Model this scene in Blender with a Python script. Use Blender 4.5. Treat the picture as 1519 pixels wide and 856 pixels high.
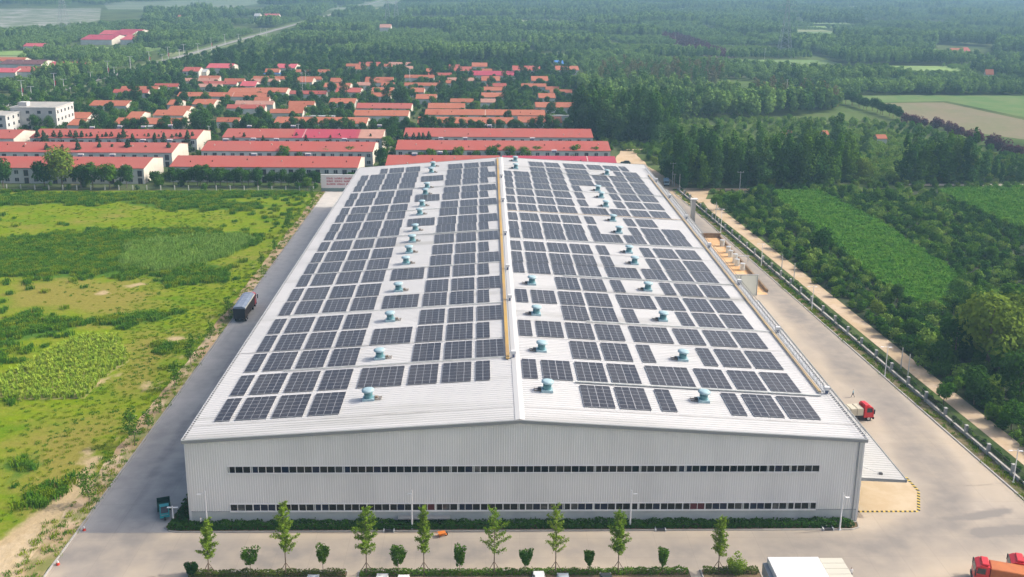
import bpy, bmesh, math, random
import numpy as np
from mathutils import Vector, Matrix
R_ = math.radians
random.seed(7); RNG = np.random.default_rng(7)
SC = bpy.context.scene; COL = SC.collection
for o in list(bpy.data.objects): bpy.data.objects.remove(o)

# ------------------------------------------------------------------ camera
F_PX, PITCH, CY, YAW, ROLL, CAMX, CAMH = 1465.93, 0.2489, 330.0, 0.0270, 0.0108, -5.128, 81.298
C0 = np.array([CAMX, 0, CAMH])
FW = np.array([math.sin(YAW)*math.cos(PITCH), math.cos(YAW)*math.cos(PITCH), -math.sin(PITCH)])
_r = np.array([math.cos(YAW), -math.sin(YAW), 0.]); _u = np.cross(_r, FW)
RT = _r*math.cos(ROLL)+_u*math.sin(ROLL); UP = -_r*math.sin(ROLL)+_u*math.cos(ROLL)
cam = bpy.data.cameras.new('camera'); camo = bpy.data.objects.new('camera', cam); COL.objects.link(camo)
cam.sensor_width = 36; cam.lens = F_PX*36/1519; cam.shift_y = -(428-CY)/1519
cam.clip_start = .5; cam.clip_end = 20000
camo.matrix_world = Matrix(((RT[0], UP[0], -FW[0], C0[0]), (RT[1], UP[1], -FW[1], C0[1]), (RT[2], UP[2], -FW[2], C0[2]), (0, 0, 0, 1)))
SC.camera = camo

def at(px, py, z=0.0):
    """the real point at height z that the survey of the photograph gives for a pixel"""
    d = FW*F_PX+RT*(px-759.5)-UP*(py-CY)
    t = (z-CAMH)/d[2]; q = C0+t*d
    return Vector((q[0], q[1], z))
def atxy(px, py, z=0.0):
    q = at(px, py, z); return q.x, q.y

# ------------------------------------------------------------------ world, sun, exposure
SUN_EL, SUN_AZ = 41.0, 7.0       # azimuth measured from +x towards +y
w = bpy.data.worlds.new('World'); SC.world = w; w.use_nodes = True
nt = w.node_tree; nt.nodes.clear()
sk = nt.nodes.new('ShaderNodeTexSky'); sk.sky_type = 'NISHITA'; sk.sun_disc = False
sk.sun_elevation = R_(SUN_EL); sk.sun_rotation = R_(90-SUN_AZ); sk.air_density = 0.85; sk.dust_density = 6.0; sk.ozone_density = 1.0
bg = nt.nodes.new('ShaderNodeBackground'); bg.inputs[1].default_value = 0.15
wo = nt.nodes.new('ShaderNodeOutputWorld')
nt.links.new(sk.outputs[0], bg.inputs[0]); nt.links.new(bg.outputs[0], wo.inputs[0])
sl = bpy.data.lights.new('sun', 'SUN'); sl.energy = 2.4; sl.angle = R_(0.55); sl.color = (1.0, .93, .82)
so = bpy.data.objects.new('sun', sl); COL.objects.link(so)
sd = Vector((math.cos(R_(SUN_EL))*math.cos(R_(SUN_AZ)), math.cos(R_(SUN_EL))*math.sin(R_(SUN_AZ)), math.sin(R_(SUN_EL))))
so.rotation_euler = sd.to_track_quat('Z', 'Y').to_euler(); so.location = (300, 100, 200)
SC.view_settings.view_transform = 'Standard'; SC.view_settings.look = 'None'
SC.view_settings.exposure = 0.53; SC.view_settings.gamma = 1.0; SC.view_settings.use_curve_mapping = False
SC.render.engine = 'CYCLES'
cy = SC.cycles
cy.max_bounces = 4; cy.diffuse_bounces = 2; cy.glossy_bounces = 2; cy.transmission_bounces = 2; cy.transparent_max_bounces = 6
cy.volume_bounces = 0; cy.caustics_reflective = False; cy.caustics_refractive = False; cy.use_denoising = True
cy.sample_clamp_indirect = 6

# ------------------------------------------------------------------ materials
MATS = {}
def mat(name, col, rough=.8, var=(), bump=None, metal=0., spec=.3, trans=0., obj_var=None, coord='world', emit=None):
    """var: list of (scale, colour, amount, low, high) noise patches mixed over the base colour"""
    if name in MATS: return MATS[name]
    m = bpy.data.materials.new(name); m.use_nodes = True; MATS[name] = m
    t = m.node_tree; N = t.nodes; L = t.links
    b = N['Principled BSDF']; out = N['Material Output']
    b.inputs['Roughness'].default_value = rough; b.inputs['Metallic'].default_value = metal
    b.inputs['Specular IOR Level'].default_value = spec
    if coord == 'world': g = N.new('ShaderNodeNewGeometry').outputs['Position']
    else: g = N.new('ShaderNodeTexCoord').outputs['Object']
    cur = N.new('ShaderNodeRGB'); cur.outputs[0].default_value = (*col, 1); c = cur.outputs[0]
    for v in var:
        sc, vc, am, lo, hi = v[:5]; st = v[5] if len(v) > 5 else None
        src = g
        if st:
            mp = N.new('ShaderNodeMapping'); mp.inputs['Scale'].default_value = st
            if len(v) > 6: mp.inputs['Rotation'].default_value = (0, 0, v[6])
            L.new(g, mp.inputs[0]); src = mp.outputs[0]
        n = N.new('ShaderNodeTexNoise'); n.inputs['Scale'].default_value = sc; n.inputs['Detail'].default_value = 5; n.inputs['Roughness'].default_value = .6
        L.new(src, n.inputs['Vector'])
        r = N.new('ShaderNodeMapRange'); r.inputs[1].default_value = lo; r.inputs[2].default_value = hi; r.inputs[4].default_value = am
        L.new(n.outputs[0], r.inputs[0])
        mx = N.new('ShaderNodeMix'); mx.data_type = 'RGBA'; mx.inputs['B'].default_value = (*vc, 1)
        L.new(r.outputs[0], mx.inputs['Factor']); L.new(c, mx.inputs['A']); c = mx.outputs['Result']
    if obj_var:                                   # each copy has its own hue: a second colour and a brightness range
        oi = N.new('ShaderNodeObjectInfo')
        mx = N.new('ShaderNodeMix'); mx.data_type = 'RGBA'; mx.inputs['B'].default_value = (*obj_var[0], 1)
        mr = N.new('ShaderNodeMath'); mr.operation = 'MULTIPLY'; mr.inputs[1].default_value = obj_var[1]
        L.new(oi.outputs['Random'], mr.inputs[0]); L.new(mr.outputs[0], mx.inputs['Factor']); L.new(c, mx.inputs['A']); c = mx.outputs['Result']
    L.new(c, b.inputs['Base Color'])
    if bump:
        n = N.new('ShaderNodeTexNoise'); n.inputs['Scale'].default_value = bump[0]; n.inputs['Detail'].default_value = 4; L.new(g, n.inputs['Vector'])
        bp = N.new('ShaderNodeBump'); bp.inputs['Strength'].default_value = bump[1]; bp.inputs['Distance'].default_value = bump[2] if len(bump) > 2 else .05
        L.new(n.outputs[0], bp.inputs['Height']); L.new(bp.outputs[0], b.inputs['Normal'])
    if trans:
        tr = N.new('ShaderNodeBsdfTranslucent'); L.new(c, tr.inputs[0])
        ms = N.new('ShaderNodeMixShader'); ms.inputs[0].default_value = trans
        L.new(b.outputs[0], ms.inputs[1]); L.new(tr.outputs[0], ms.inputs[2]); L.new(ms.outputs[0], out.inputs[0])
    return m
def leafm(name, c1, c2, am=1.0, yel=None, sc=.25, big=None):
    var = ([(.009, big, .9, .44, .56, (1, 2.2, 1), .2)] if big else [])+[(sc*4, tuple(x*.7 for x in c1), .5, .45, .62)]
    if yel: var.append((sc, yel, .6, .55, .7))
    return mat(name, c1, .85, var, spec=0., trans=.25, obj_var=(c2, am))

# ------------------------------------------------------------------ objects
def tag(o, label=None, cat=None, group=None, kind=None):
    if label: o['label'] = label
    if cat: o['category'] = cat
    if group: o['group'] = group
    if kind: o['kind'] = kind
    return o
def empty(name, loc=(0, 0, 0), rz=0., label=None, cat=None, group=None, rot=None):
    o = bpy.data.objects.new(name, None); COL.objects.link(o); o.location = loc
    o.rotation_euler = rot if rot else (0, 0, rz); o.empty_display_size = .3
    return tag(o, label, cat, group)
def link(name, me, parent=None, loc=None, rz=0.):
    o = bpy.data.objects.new(name, me); COL.objects.link(o)
    if parent is not None: o.parent = parent
    if loc is not None: o.location = loc
    if rz: o.rotation_euler = (0, 0, rz)
    return o
def copy_tree(o, parent=None, loc=None, rz=None):
    c = o.copy(); COL.objects.link(c)
    if parent is not None: c.parent = parent
    if loc is not None: c.location = loc
    if rz is not None: c.rotation_euler = (0, 0, rz)
    for ch in o.children: copy_tree(ch, c)
    return c
class MB:
    """collects faces of one mesh"""
    def __init__(s): s.v = []; s.f = []; s.m = []; s.mats = []
    def mi(s, m):
        if m not in s.mats: s.mats.append(m)
        return s.mats.index(m)
    def add(s, vs, fs, m):
        k = len(s.v); i = s.mi(m); s.v += [tuple(v) for v in vs]
        for f in fs: s.f.append(tuple(k+a for a in f)); s.m.append(i)
        return s
    def box(s, x0, x1, y0, y1, z0, z1, m):
        return s.add([(x0, y0, z0), (x1, y0, z0), (x1, y1, z0), (x0, y1, z0), (x0, y0, z1), (x1, y0, z1), (x1, y1, z1), (x0, y1, z1)],
                     [(0, 3, 2, 1), (4, 5, 6, 7), (0, 1, 5, 4), (1, 2, 6, 5), (2, 3, 7, 6), (3, 0, 4, 7)], m)
    def bbox(s, x0, x1, y0, y1, z0, z1, m, b=.05):
        """a box with its top edges chamfered"""
        b = min(b, (x1-x0)/3, (y1-y0)/3, (z1-z0)/3)
        v = []
        for (ix, z) in ((b, z0), (0, z0+b), (0, z1-b), (b, z1)):
            v += [(x0+ix, y0+ix, z), (x1-ix, y0+ix, z), (x1-ix, y1-ix, z), (x0+ix, y1-ix, z)]
        f = [(3, 2, 1, 0), (12, 13, 14, 15)]
        for k in range(3):
            for i in range(4):
                j = (i+1) % 4; f.append((4*k+i, 4*k+j, 4*k+4+j, 4*k+4+i))
        return s.add(v, f, m)
    def ring(s, pts, m, cap=True):
        """pts: list of rings (each a list of points); skins them"""
        n = len(pts[0]); vs = [p for r in pts for p in r]; fs = []
        for k in range(len(pts)-1):
            for i in range(n):
                j = (i+1) % n; fs.append((k*n+i, k*n+j, (k+1)*n+j, (k+1)*n+i))
        if cap: fs.append(tuple(range(n-1, -1, -1))); fs.append(tuple((len(pts)-1)*n+i for i in range(n)))
        return s.add(vs, fs, m)
    def lathe(s, prof, m, n=14, c=(0, 0)):
        return s.ring([[(c[0]+r*math.cos(2*math.pi*i/n), c[1]+r*math.sin(2*math.pi*i/n), z) for i in range(n)] for r, z in prof], m)
    def tube(s, p, q, r, m, r2=None, n=6):
        p = Vector(p); q = Vector(q); d = (q-p)
        if d.length < 1e-6: return s
        d.normalize(); a = d.orthogonal().normalized(); b = d.cross(a); r2 = r if r2 is None else r2
        return s.ring([[c+a*(rr*math.cos(2*math.pi*i/n))+b*(rr*math.sin(2*math.pi*i/n)) for i in range(n)] for c, rr in ((p, r), (q, r2))], m)
    def wheel(s, c, r, wd, m, axis='x', n=14, hub=None):
        for rr, ww, mm in ((r, wd, m),)+(((r*.55, wd+.03, hub),) if hub else ()):
            d = Vector((ww/2, 0, 0)) if axis == 'x' else Vector((0, ww/2, 0))
            s.tube(Vector(c)-d, Vector(c)+d, rr, mm, n=n)
        return s
    def prism(s, poly, z0, z1, m):
        n = len(poly)
        return s.ring([[(x, y, z0) for x, y in poly], [(x, y, z1) for x, y in poly]], m)
    def build(s, name, parent=None, smooth=False, loc=None):
        me = bpy.data.meshes.new(name); me.from_pydata(s.v, [], s.f)
        for m in s.mats: me.materials.append(m)
        if len(s.mats) > 1: me.polygons.foreach_set('material_index', s.m)
        if smooth: me.polygons.foreach_set('use_smooth', [True]*len(s.f))
        me.update(); return link(name, me, parent, loc)
def sheet(name, poly, z, m, kind='structure'):
    """a flat ground polygon"""
    me = bpy.data.meshes.new(name)
    bm = bmesh.new(); vs = [bm.verts.new((x, y, 0)) for x, y in poly]; bm.faces.new(vs); bmesh.ops.triangulate(bm, faces=bm.faces[:])
    for f in bm.faces:
        if f.normal.z < 0: f.normal_flip()
    bm.to_mesh(me); bm.free(); me.materials.append(m)
    o = link(name, me, None, (0, 0, z)); o['kind'] = kind; return o
def soft(poly, z=None, step=6., amp=1.2, seed=1):
    """wobble a polygon's outline so that it is not ruler-straight"""
    r = random.Random(seed); out = []
    for i in range(len(poly)):
        a = Vector(poly[i]); b = Vector(poly[(i+1) % len(poly)]); n = max(1, int((b-a).length/step)); nn = Vector((-(b-a).y, (b-a).x)).normalized()
        for k in range(n): 
            p = a.lerp(b, k/n)+nn*r.uniform(-amp, amp); out.append((p.x, p.y))
    return out
def inside(px, py, poly):
    """vectorised point in polygon"""
    px = np.asarray(px); py = np.asarray(py); c = np.zeros(px.shape, bool); n = len(poly); j = n-1
    for i in range(n):
        xi, yi = poly[i]; xj, yj = poly[j]
        if yi != yj:
            k = ((yi > py) != (yj > py)) & (px < (xj-xi)*(py-yi)/(yj-yi)+xi); c ^= k
        j = i
    return c
def fill(poly, step, jit=.45, rows=None, rng=RNG):
    """points spread over a polygon on a jittered grid"""
    a = np.array(poly, float); x0, y0 = a.min(0); x1, y1 = a.max(0)
    sx, sy = step if isinstance(step, tuple) else (step, step)
    if rows is None:
        X, Y = np.meshgrid(np.arange(x0, x1, sx), np.arange(y0, y1, sy)); X = X.ravel(); Y = Y.ravel()
    else:                                        # rows at an angle
        c = (a.min(0)+a.max(0))/2; D = np.hypot(x1-x0, y1-y0)/2+1
        U, V = np.meshgrid(np.arange(-D, D, sx), np.arange(-D, D, sy)); U = U.ravel(); V = V.ravel()
        X = c[0]+U*math.cos(rows)-V*math.sin(rows); Y = c[1]+U*math.sin(rows)+V*math.cos(rows)
    X = X+rng.uniform(-jit, jit, X.shape)*sx; Y = Y+rng.uniform(-jit, jit, Y.shape)*sy
    k = inside(X, Y, poly); return np.c_[X[k], Y[k]]

# ------------------------------------------------------------------ foliage
def quads(P, Nn, S, m, name, asp=.7, rng=RNG):
    """leaf clumps: one slanting quad per point, P n x 3, normals Nn, sizes S"""
    n = len(P); Nn = Nn/np.maximum(np.linalg.norm(Nn, axis=1, keepdims=True), 1e-6)
    h = rng.normal(size=(n, 3)); A = np.cross(Nn, h); A /= np.maximum(np.linalg.norm(A, axis=1, keepdims=True), 1e-6); B = np.cross(Nn, A)
    S = np.asarray(S).reshape(-1, 1); as_ = rng.uniform(asp, 1.1, (n, 1))
    V = np.empty((n, 4, 3)); V[:, 0] = P-A*S*.5; V[:, 1] = P-B*S*as_*.5; V[:, 2] = P+A*S*.5; V[:, 3] = P+B*S*as_*.5
    V += rng.normal(size=V.shape)*S[:, :, None]*.07
    me = bpy.data.meshes.new(name); me.vertices.add(4*n); me.vertices.foreach_set('co', V.reshape(-1))
    me.loops.add(4*n); me.loops.foreach_set('vertex_index', np.arange(4*n)); me.polygons.add(n)
    me.polygons.foreach_set('loop_start', np.arange(0, 4*n, 4)); me.polygons.foreach_set('loop_total', np.full(n, 4))
    me.materials.append(m); me.update(calc_edges=True); return me
def lobe_pts(lobes, n, rng):
    """lobes: (cx, cy, cz, rx, ry, rz); points near the lobes' skins"""
    L = np.array(lobes, float); wt = L[:, 3]*L[:, 5]; k = rng.choice(len(L), n, p=wt/wt.sum())
    d = rng.normal(size=(n, 3)); d /= np.linalg.norm(d, axis=1, keepdims=True)
    r = rng.uniform(.72, 1.06, (n, 1)); P = L[k, :3]+d*L[k, 3:]*r
    return P, d/L[k, 3:]*L[k, 3:].mean(1, keepdims=True)
def crown_mesh(name, kind, h, wd, n, size, m, seed=0, base=.25):
    """unit kinds: broad, column, cone, bush"""
    rng = np.random.default_rng(seed); lobes = []
    if kind == 'broad':
        z0 = h*base; H = h-z0
        lobes.append((0, 0, z0+H*.52, wd*.36, wd*.36, H*.42))
        for i in range(9):
            a = rng.uniform(0, 6.28); rr = wd*rng.uniform(.16, .3); zz = z0+H*rng.uniform(.25, .82); q = wd*rng.uniform(.15, .25)
            rr *= 1.15-abs((zz-z0)/H-.4)
            lobes.append((rr*math.cos(a), rr*math.sin(a), zz, q, q, q*rng.uniform(.7, 1.1)))
    elif kind == 'column':
        z0 = h*base; H = h-z0
        for i in range(10):
            t = i/9; q = wd*(.26+.2*math.sin(math.pi*min(1, t*.9+.12)))*rng.uniform(.75, 1.1); a = rng.uniform(0, 6.28)
            lobes.append((wd*.2*math.cos(a), wd*.2*math.sin(a), z0+H*(.06+.84*t), q*(1-.28*t**3), q*(1-.28*t**3), H*.12))
    elif kind == 'cone':
        z0 = h*base; H = h-z0
        for i in range(9):
            t = i/8; q = wd*.5*(1-t*.85)*rng.uniform(.8, 1.05)
            lobes.append((0, 0, z0+H*(.05+.9*t), q, q, H*.09))
    elif kind == 'bush':
        for i in range(7):
            a = rng.uniform(0, 6.28); rr = wd*rng.uniform(0, .3); q = wd*rng.uniform(.16, .3)
            lobes.append((rr*math.cos(a), rr*math.sin(a), h*rng.uniform(.25, .65), q, q, h*rng.uniform(.28, .42)))
    P, d = lobe_pts(lobes, n, rng)
    ok = P[:, 2] > .02; P = P[ok]; d = d[ok]
    Nn = d*.9+rng.normal(size=P.shape)*.5+np.array([0, 0, .25])
    return quads(P, Nn, size*rng.uniform(.6, 1.35, len(P)), m, name, rng=rng)
BARK = mat('bark', (.16, .125, .09), .9, [(3, (.28, .24, .19), .6, .45, .6)], coord='obj')
def trunk_mb(h, r, seed=0, limbs=5, spread=.25, m=None, top=.85, start=.3):
    rr = random.Random(seed); mb = MB(); m = m or BARK
    p = Vector((0, 0, -.1)); k = 5; pts = [p.copy()]
    for i in range(k): p = p+Vector((rr.uniform(-.02, .02)*h, rr.uniform(-.02, .02)*h, h*top/k)); pts.append(p.copy())
    for i in range(k): mb.tube(pts[i], pts[i+1], r*(1-.17*i), m, r*(1-.17*(i+1)), 7)
    for i in range(limbs):
        t = start+(.8-start)*i/max(1, limbs-1); a = rr.uniform(0, 6.28); b = pts[0].lerp(pts[-1], t)
        e = b+Vector((math.cos(a)*spread*h, math.sin(a)*spread*h, h*.16)); mb.tube(b, e, r*.42*(1-.4*t), m, r*.1, 5)
    return mb
def merged(name, meshes):
    """one mesh out of several (crown and trunk of a tree too small to split)"""
    bm = bmesh.new(); mats = []; 
    for me in meshes:
        n0 = len(bm.faces); bm.from_mesh(me); bm.faces.ensure_lookup_table()
        for m in me.materials:
            if m not in mats: mats.append(m)
        for f in bm.faces[n0:]: f.material_index = mats.index(me.materials[f.material_index])
    out = bpy.data.meshes.new(name); bm.to_mesh(out); bm.free()
    for m in mats: out.materials.append(m)
    return out
def tmp_mesh(mb, name='tmp'):
    me = bpy.data.meshes.new(name); me.from_pydata(mb.v, [], mb.f)
    for m in mb.mats: me.materials.append(m)
    me.polygons.foreach_set('material_index', mb.m); me.update(); return me

_ng = {}
def scatter(name, pts, protos, smin=.8, smax=1.25, z=0., label=None, cat=None, group=None, zs=None, sc=None, rots=None, rng=RNG):
    """uncountable ground cover: protos (meshes) instanced on points by geometry nodes, one object of kind stuff"""
    n = len(pts)
    if n == 0: return None
    me = bpy.data.meshes.new(name); P = np.c_[pts[:, 0], pts[:, 1], (np.full(n, z) if zs is None else zs)]
    me.vertices.add(n); me.vertices.foreach_set('co', P.reshape(-1))
    s = rng.uniform(smin, smax, n) if sc is None else sc
    S = np.c_[s*rng.uniform(.9, 1.1, n), s*rng.uniform(.9, 1.1, n), s*rng.uniform(.85, 1.15, n)]
    for nm, ty, dt in (('scl', 'FLOAT_VECTOR', S), ('rot', 'FLOAT_VECTOR', np.c_[np.zeros(n), np.zeros(n), rng.uniform(0, 6.28, n) if rots is None else rots])):
        a = me.attributes.new(nm, ty, 'POINT'); a.data.foreach_set('vector', dt.reshape(-1))
    a = me.attributes.new('pick', 'INT', 'POINT'); a.data.foreach_set('value', rng.integers(0, len(protos), n).astype(np.int32))
    o = link(name, me); tag(o, label, cat, group, 'stuff')
    key = tuple(p.name for p in protos)
    if key not in _ng:
        c = bpy.data.collections.new('protos')
        for i, p in enumerate(protos): c.objects.link(bpy.data.objects.new('p%02d_%s' % (i, p.name), p))
        g = bpy.data.node_groups.new('scatter', 'GeometryNodeTree'); _ng[key] = g
        g.interface.new_socket('Geometry', in_out='INPUT', socket_type='NodeSocketGeometry'); g.interface.new_socket('Geometry', in_out='OUTPUT', socket_type='NodeSocketGeometry')
        N = g.nodes; L = g.links; i = N.new('NodeGroupInput'); ou = N.new('NodeGroupOutput'); ip = N.new('GeometryNodeInstanceOnPoints')
        ci = N.new('GeometryNodeCollectionInfo'); ci.inputs['Collection'].default_value = c; ci.inputs['Separate Children'].default_value = True; ci.inputs['Reset Children'].default_value = True
        def na(nm, ty):
            q = N.new('GeometryNodeInputNamedAttribute'); q.data_type = ty; q.inputs['Name'].default_value = nm; return q.outputs['Attribute']
        L.new(i.outputs[0], ip.inputs['Points']); L.new(ci.outputs[0], ip.inputs['Instance']); ip.inputs['Pick Instance'].default_value = True
        L.new(na('pick', 'INT'), ip.inputs['Instance Index']); L.new(na('scl', 'FLOAT_VECTOR'), ip.inputs['Scale'])
        er = N.new('FunctionNodeEulerToRotation'); L.new(na('rot', 'FLOAT_VECTOR'), er.inputs[0]); L.new(er.outputs[0], ip.inputs['Rotation'])
        L.new(ip.outputs[0], ou.inputs[0])
    md = o.modifiers.new('scatter', 'NODES'); md.node_group = _ng[key]
    return o
# ================================================================== ground and setting
G1 = (.11, .17, .05)
ground_m = mat('ground_green', G1, .95, [(.004, (.11, .14, .055), .9, .42, .58), (.02, (.04, .066, .026), .8, .45, .6), (.09, (.12, .12, .06), .5, .55, .7)], spec=0.0)
sheet('ground', [(-4200, -60), (4300, -60), (4300, 4300), (-4200, 4300)], 0, ground_m)
conc = mat('concrete', (.48, .405, .31), .85, [(.035, (.37, .33, .285), .85, .42, .62), (.25, (.51, .44, .36), .5, .45, .7), (.05, (.30, .28, .26), .6, .56, .72, (1, .25, 1)), (1.6, (.42, .37, .31), .35, .5, .7)], bump=(3, .15, .02), spec=.1)
roadm = mat('road_concrete', (.58, .55, .50), .85, [(.05, (.48, .46, .43), .8, .4, .6, (1, .2, 1)), (.4, (.40, .39, .37), .5, .45, .7), (.12, (.22, .225, .23), .6, .55, .7, (1, .12, 1))], bump=(3, .15, .02), spec=.1)
dirtm = mat('dirt', (.37, .255, .15), .95, [(.12, (.52, .41, .28), .9, .42, .6), (.5, (.33, .23, .13), .6, .5, .68), (.25, (.16, .19, .05), .85, .48, .62, (1, .4, 1))], bump=(1.5, .5, .1), spec=0.0)
pathm = mat('path_dirt', (.50, .385, .25), .95, [(.15, (.56, .45, .33), .9, .42, .6), (.6, (.40, .27, .16), .6, .5, .68)], bump=(1.5, .4, .06), spec=0.0)
def curbx(y): return 90.5-.0655*y
def lane(x, y, pts, wd):
    """how near a point lies to a lane, 0..1"""
    b = np.full(x.shape, 1e9)
    for (ax, ay), (bx, by) in zip(pts[:-1], pts[1:]):
        dx, dy = bx-ax, by-ay; t = np.clip(((x-ax)*dx+(y-ay)*dy)/(dx*dx+dy*dy), 0, 1); b = np.minimum(b, np.hypot(x-ax-t*dx, y-ay-t*dy))
    return np.clip(1-(b/wd)**2, 0, 1)
def yard_sheet(name, x0, x1f, y0, y1, z, m, st=.8):
    ys = np.arange(y0, y1+.01, st); n = int((x1f(y0)-x0)/st)+1; U = np.linspace(0, 1, n)
    X = np.array([x0+(x1f(y)-x0)*U for y in ys]); Y = np.repeat(ys[:, None], n, 1); r = np.random.default_rng(4)
    wr = np.zeros(X.shape)
    wob = sum(np.sin(X*a+Y*b+c) for a, b, c in ((.21, .13, 0), (-.11, .33, 2), (.43, -.2, 4), (.05, .07, 1)))/4
    for pts, wd, k in (([(-100, 126.4), (30, 126.4), (55, 128), (66, 134), (71, 146), (73, 175), (72, 230), (66, 300), (62, 360)], 3.2, .8), ([(-62, 100), (-60, 118), (-57, 127), (-56, 140), (-54.5, 180), (-54.5, 366)], 3.2, .9), ([(-61, 134), (-60.5, 175), (-58, 215)], 5, .8), ([(-57, 120), (-40, 128.5), (-20, 129), (52, 129.6)], 1.3, .3),  # yard lanes are wear; side-road lanes darken its near end and warehouse side
                       ([(58, 126), (68, 140), (74, 152), (76, 190)], 2.0, .7), ([(45, 122), (60, 128), (80, 132), (95, 128)], 3.5, .6), ([(-63, 95), (-55, 112), (-38, 121)], 3, .6), ([atxy(1400, 768), atxy(1450, 763), atxy(1495, 755)], .8, 1.2), ([atxy(1458, 788), atxy(1530, 784)], 1.3, 1.5), ([(-60, 140), (-59.5, 200)], 1.2, 1.1)):
        wr = np.maximum(wr, k*lane(X+wob*1.2, Y+wob*.8, pts, wd*1.6))
    wr = np.clip(wr*(.85+.35*wob), 0, 1.4)
    me = bpy.data.meshes.new(name); ny = len(ys); V = np.stack([X, Y, np.zeros(X.shape)], -1).reshape(-1, 3); I = np.arange(ny*n).reshape(ny, n)
    me.from_pydata(V.tolist(), [], np.stack([I[:-1, :-1], I[:-1, 1:], I[1:, 1:], I[1:, :-1]], -1).reshape(-1, 4).tolist())
    a = me.attributes.new('wear_tone', 'FLOAT', 'POINT'); a.data.foreach_set('value', wr.reshape(-1).astype(np.float32)); me.materials.append(m); o = link(name, me, None, (0, 0, z)); o['kind'] = 'structure'; return o
def add_wear_tone(m, col, am):
    t = m.node_tree; N = t.nodes; L = t.links; b = N['Principled BSDF']; src = b.inputs['Base Color'].links[0].from_socket
    at_ = N.new('ShaderNodeAttribute'); at_.attribute_name = 'wear_tone'; n = N.new('ShaderNodeTexNoise'); n.inputs['Scale'].default_value = .35; n.inputs['Detail'].default_value = 6; g = N.new('ShaderNodeNewGeometry'); mp = N.new('ShaderNodeMapping'); mp.inputs['Scale'].default_value = (1, 1, 1)
    L.new(g.outputs['Position'], mp.inputs[0]); L.new(mp.outputs[0], n.inputs['Vector']); r = N.new('ShaderNodeMapRange'); r.inputs[1].default_value = .35; r.inputs[2].default_value = .65; r.inputs[3].default_value = .7; r.inputs[4].default_value = 1.15; L.new(n.outputs[0], r.inputs[0])
    q = N.new('ShaderNodeMath'); q.operation = 'MULTIPLY'; L.new(at_.outputs['Fac'], q.inputs[0]); L.new(r.outputs[0], q.inputs[1]); q2 = N.new('ShaderNodeMath'); q2.operation = 'MULTIPLY'; q2.use_clamp = True; q2.inputs[1].default_value = am; L.new(q.outputs[0], q2.inputs[0])
    x = N.new('ShaderNodeMix'); x.data_type = 'RGBA'; x.inputs['B'].default_value = (*col, 1); L.new(q2.outputs[0], x.inputs['Factor']); L.new(src, x.inputs['A'])
    # saw-cut joints of the slabs
    sx = N.new('ShaderNodeSeparateXYZ'); L.new(g.outputs['Position'], sx.inputs[0]); mk = []
    for k, per in ((0, 5.0), (1, 5.0)):
        a = N.new('ShaderNodeMath'); a.operation = 'ADD'; a.inputs[1].default_value = 1000.; L.new(sx.outputs[k], a.inputs[0]); p = N.new('ShaderNodeMath'); p.operation = 'MODULO'; p.inputs[1].default_value = per; L.new(a.outputs[0], p.inputs[0]); l = N.new('ShaderNodeMath'); l.operation = 'LESS_THAN'; l.inputs[1].default_value = .05; L.new(p.outputs[0], l.inputs[0]); mk.append(l.outputs[0])
    mx = N.new('ShaderNodeMath'); mx.operation = 'MAXIMUM'; L.new(mk[0], mx.inputs[0]); L.new(mk[1], mx.inputs[1]); mm = N.new('ShaderNodeMath'); mm.operation = 'MULTIPLY'; mm.inputs[1].default_value = .4; L.new(mx.outputs[0], mm.inputs[0])
    y = N.new('ShaderNodeMix'); y.data_type = 'RGBA'; y.inputs['B'].default_value = (.2, .18, .16, 1); L.new(mm.outputs[0], y.inputs['Factor']); L.new(x.outputs['Result'], y.inputs['A']); L.new(y.outputs['Result'], b.inputs['Base Color'])
add_wear_tone(conc, (.25, .23, .21), 1.2); add_wear_tone(roadm, (.27, .265, .26), .9)
yard_sheet('yard', -50.5, curbx, 92, 366, .008, conc)
yard_sheet('front_road', -65.5, lambda y: -50.5, 92, 132.0, .012, conc)
yard_sheet('side_road', -65.5, lambda y: -50.5, 132.0, 366.4, .008, roadm)
sheet('loading_bay', [(52.2, 137.4), (62.5, 137.4), (65.1, 143.2), (65.0, 150), (52.2, 150)], .013, mat('bay_concrete', (.50, .39, .25), .85, [(.3, (.56, .46, .32), .8, .42, .62)]))
kerbm = mat('kerb', (.42, .40, .37), .85, [(.8, (.3, .29, .27), .6, .5, .7)])
def strip_box(name, pts, wd, z0, z1, m, kind='structure'):
    mb = MB()
    L = []; Rr = []
    for i, p in enumerate(pts):
        a = Vector(pts[max(0, i-1)]); b = Vector(pts[min(len(pts)-1, i+1)]); d = (b-a).normalized(); n = Vector((-d.y, d.x))*wd/2
        L.append(Vector(p)+n); Rr.append(Vector(p)-n)
    for i in range(len(pts)-1):
        vs = [(*L[i], z0), (*L[i+1], z0), (*Rr[i+1], z0), (*Rr[i], z0), (*L[i], z1), (*L[i+1], z1), (*Rr[i+1], z1), (*Rr[i], z1)]
        fs = [(4, 7, 6, 5), (0, 4, 5, 1), (3, 2, 6, 7)]
        if i == 0: fs.append((0, 3, 7, 4))
        if i == len(pts)-2: fs.append((1, 5, 6, 2))
        mb.add(vs, fs, m)
    o = mb.build(name); 
    if kind: o['kind'] = kind
    return o
strip_box('kerb', [(-65.6, 92), (-65.6, 366)], .25, 0, .14, kerbm)
strip_box('kerb', [(curbx(y), y) for y in (92, 150, 220, 300, 366)], .3, 0, .15, kerbm)
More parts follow.
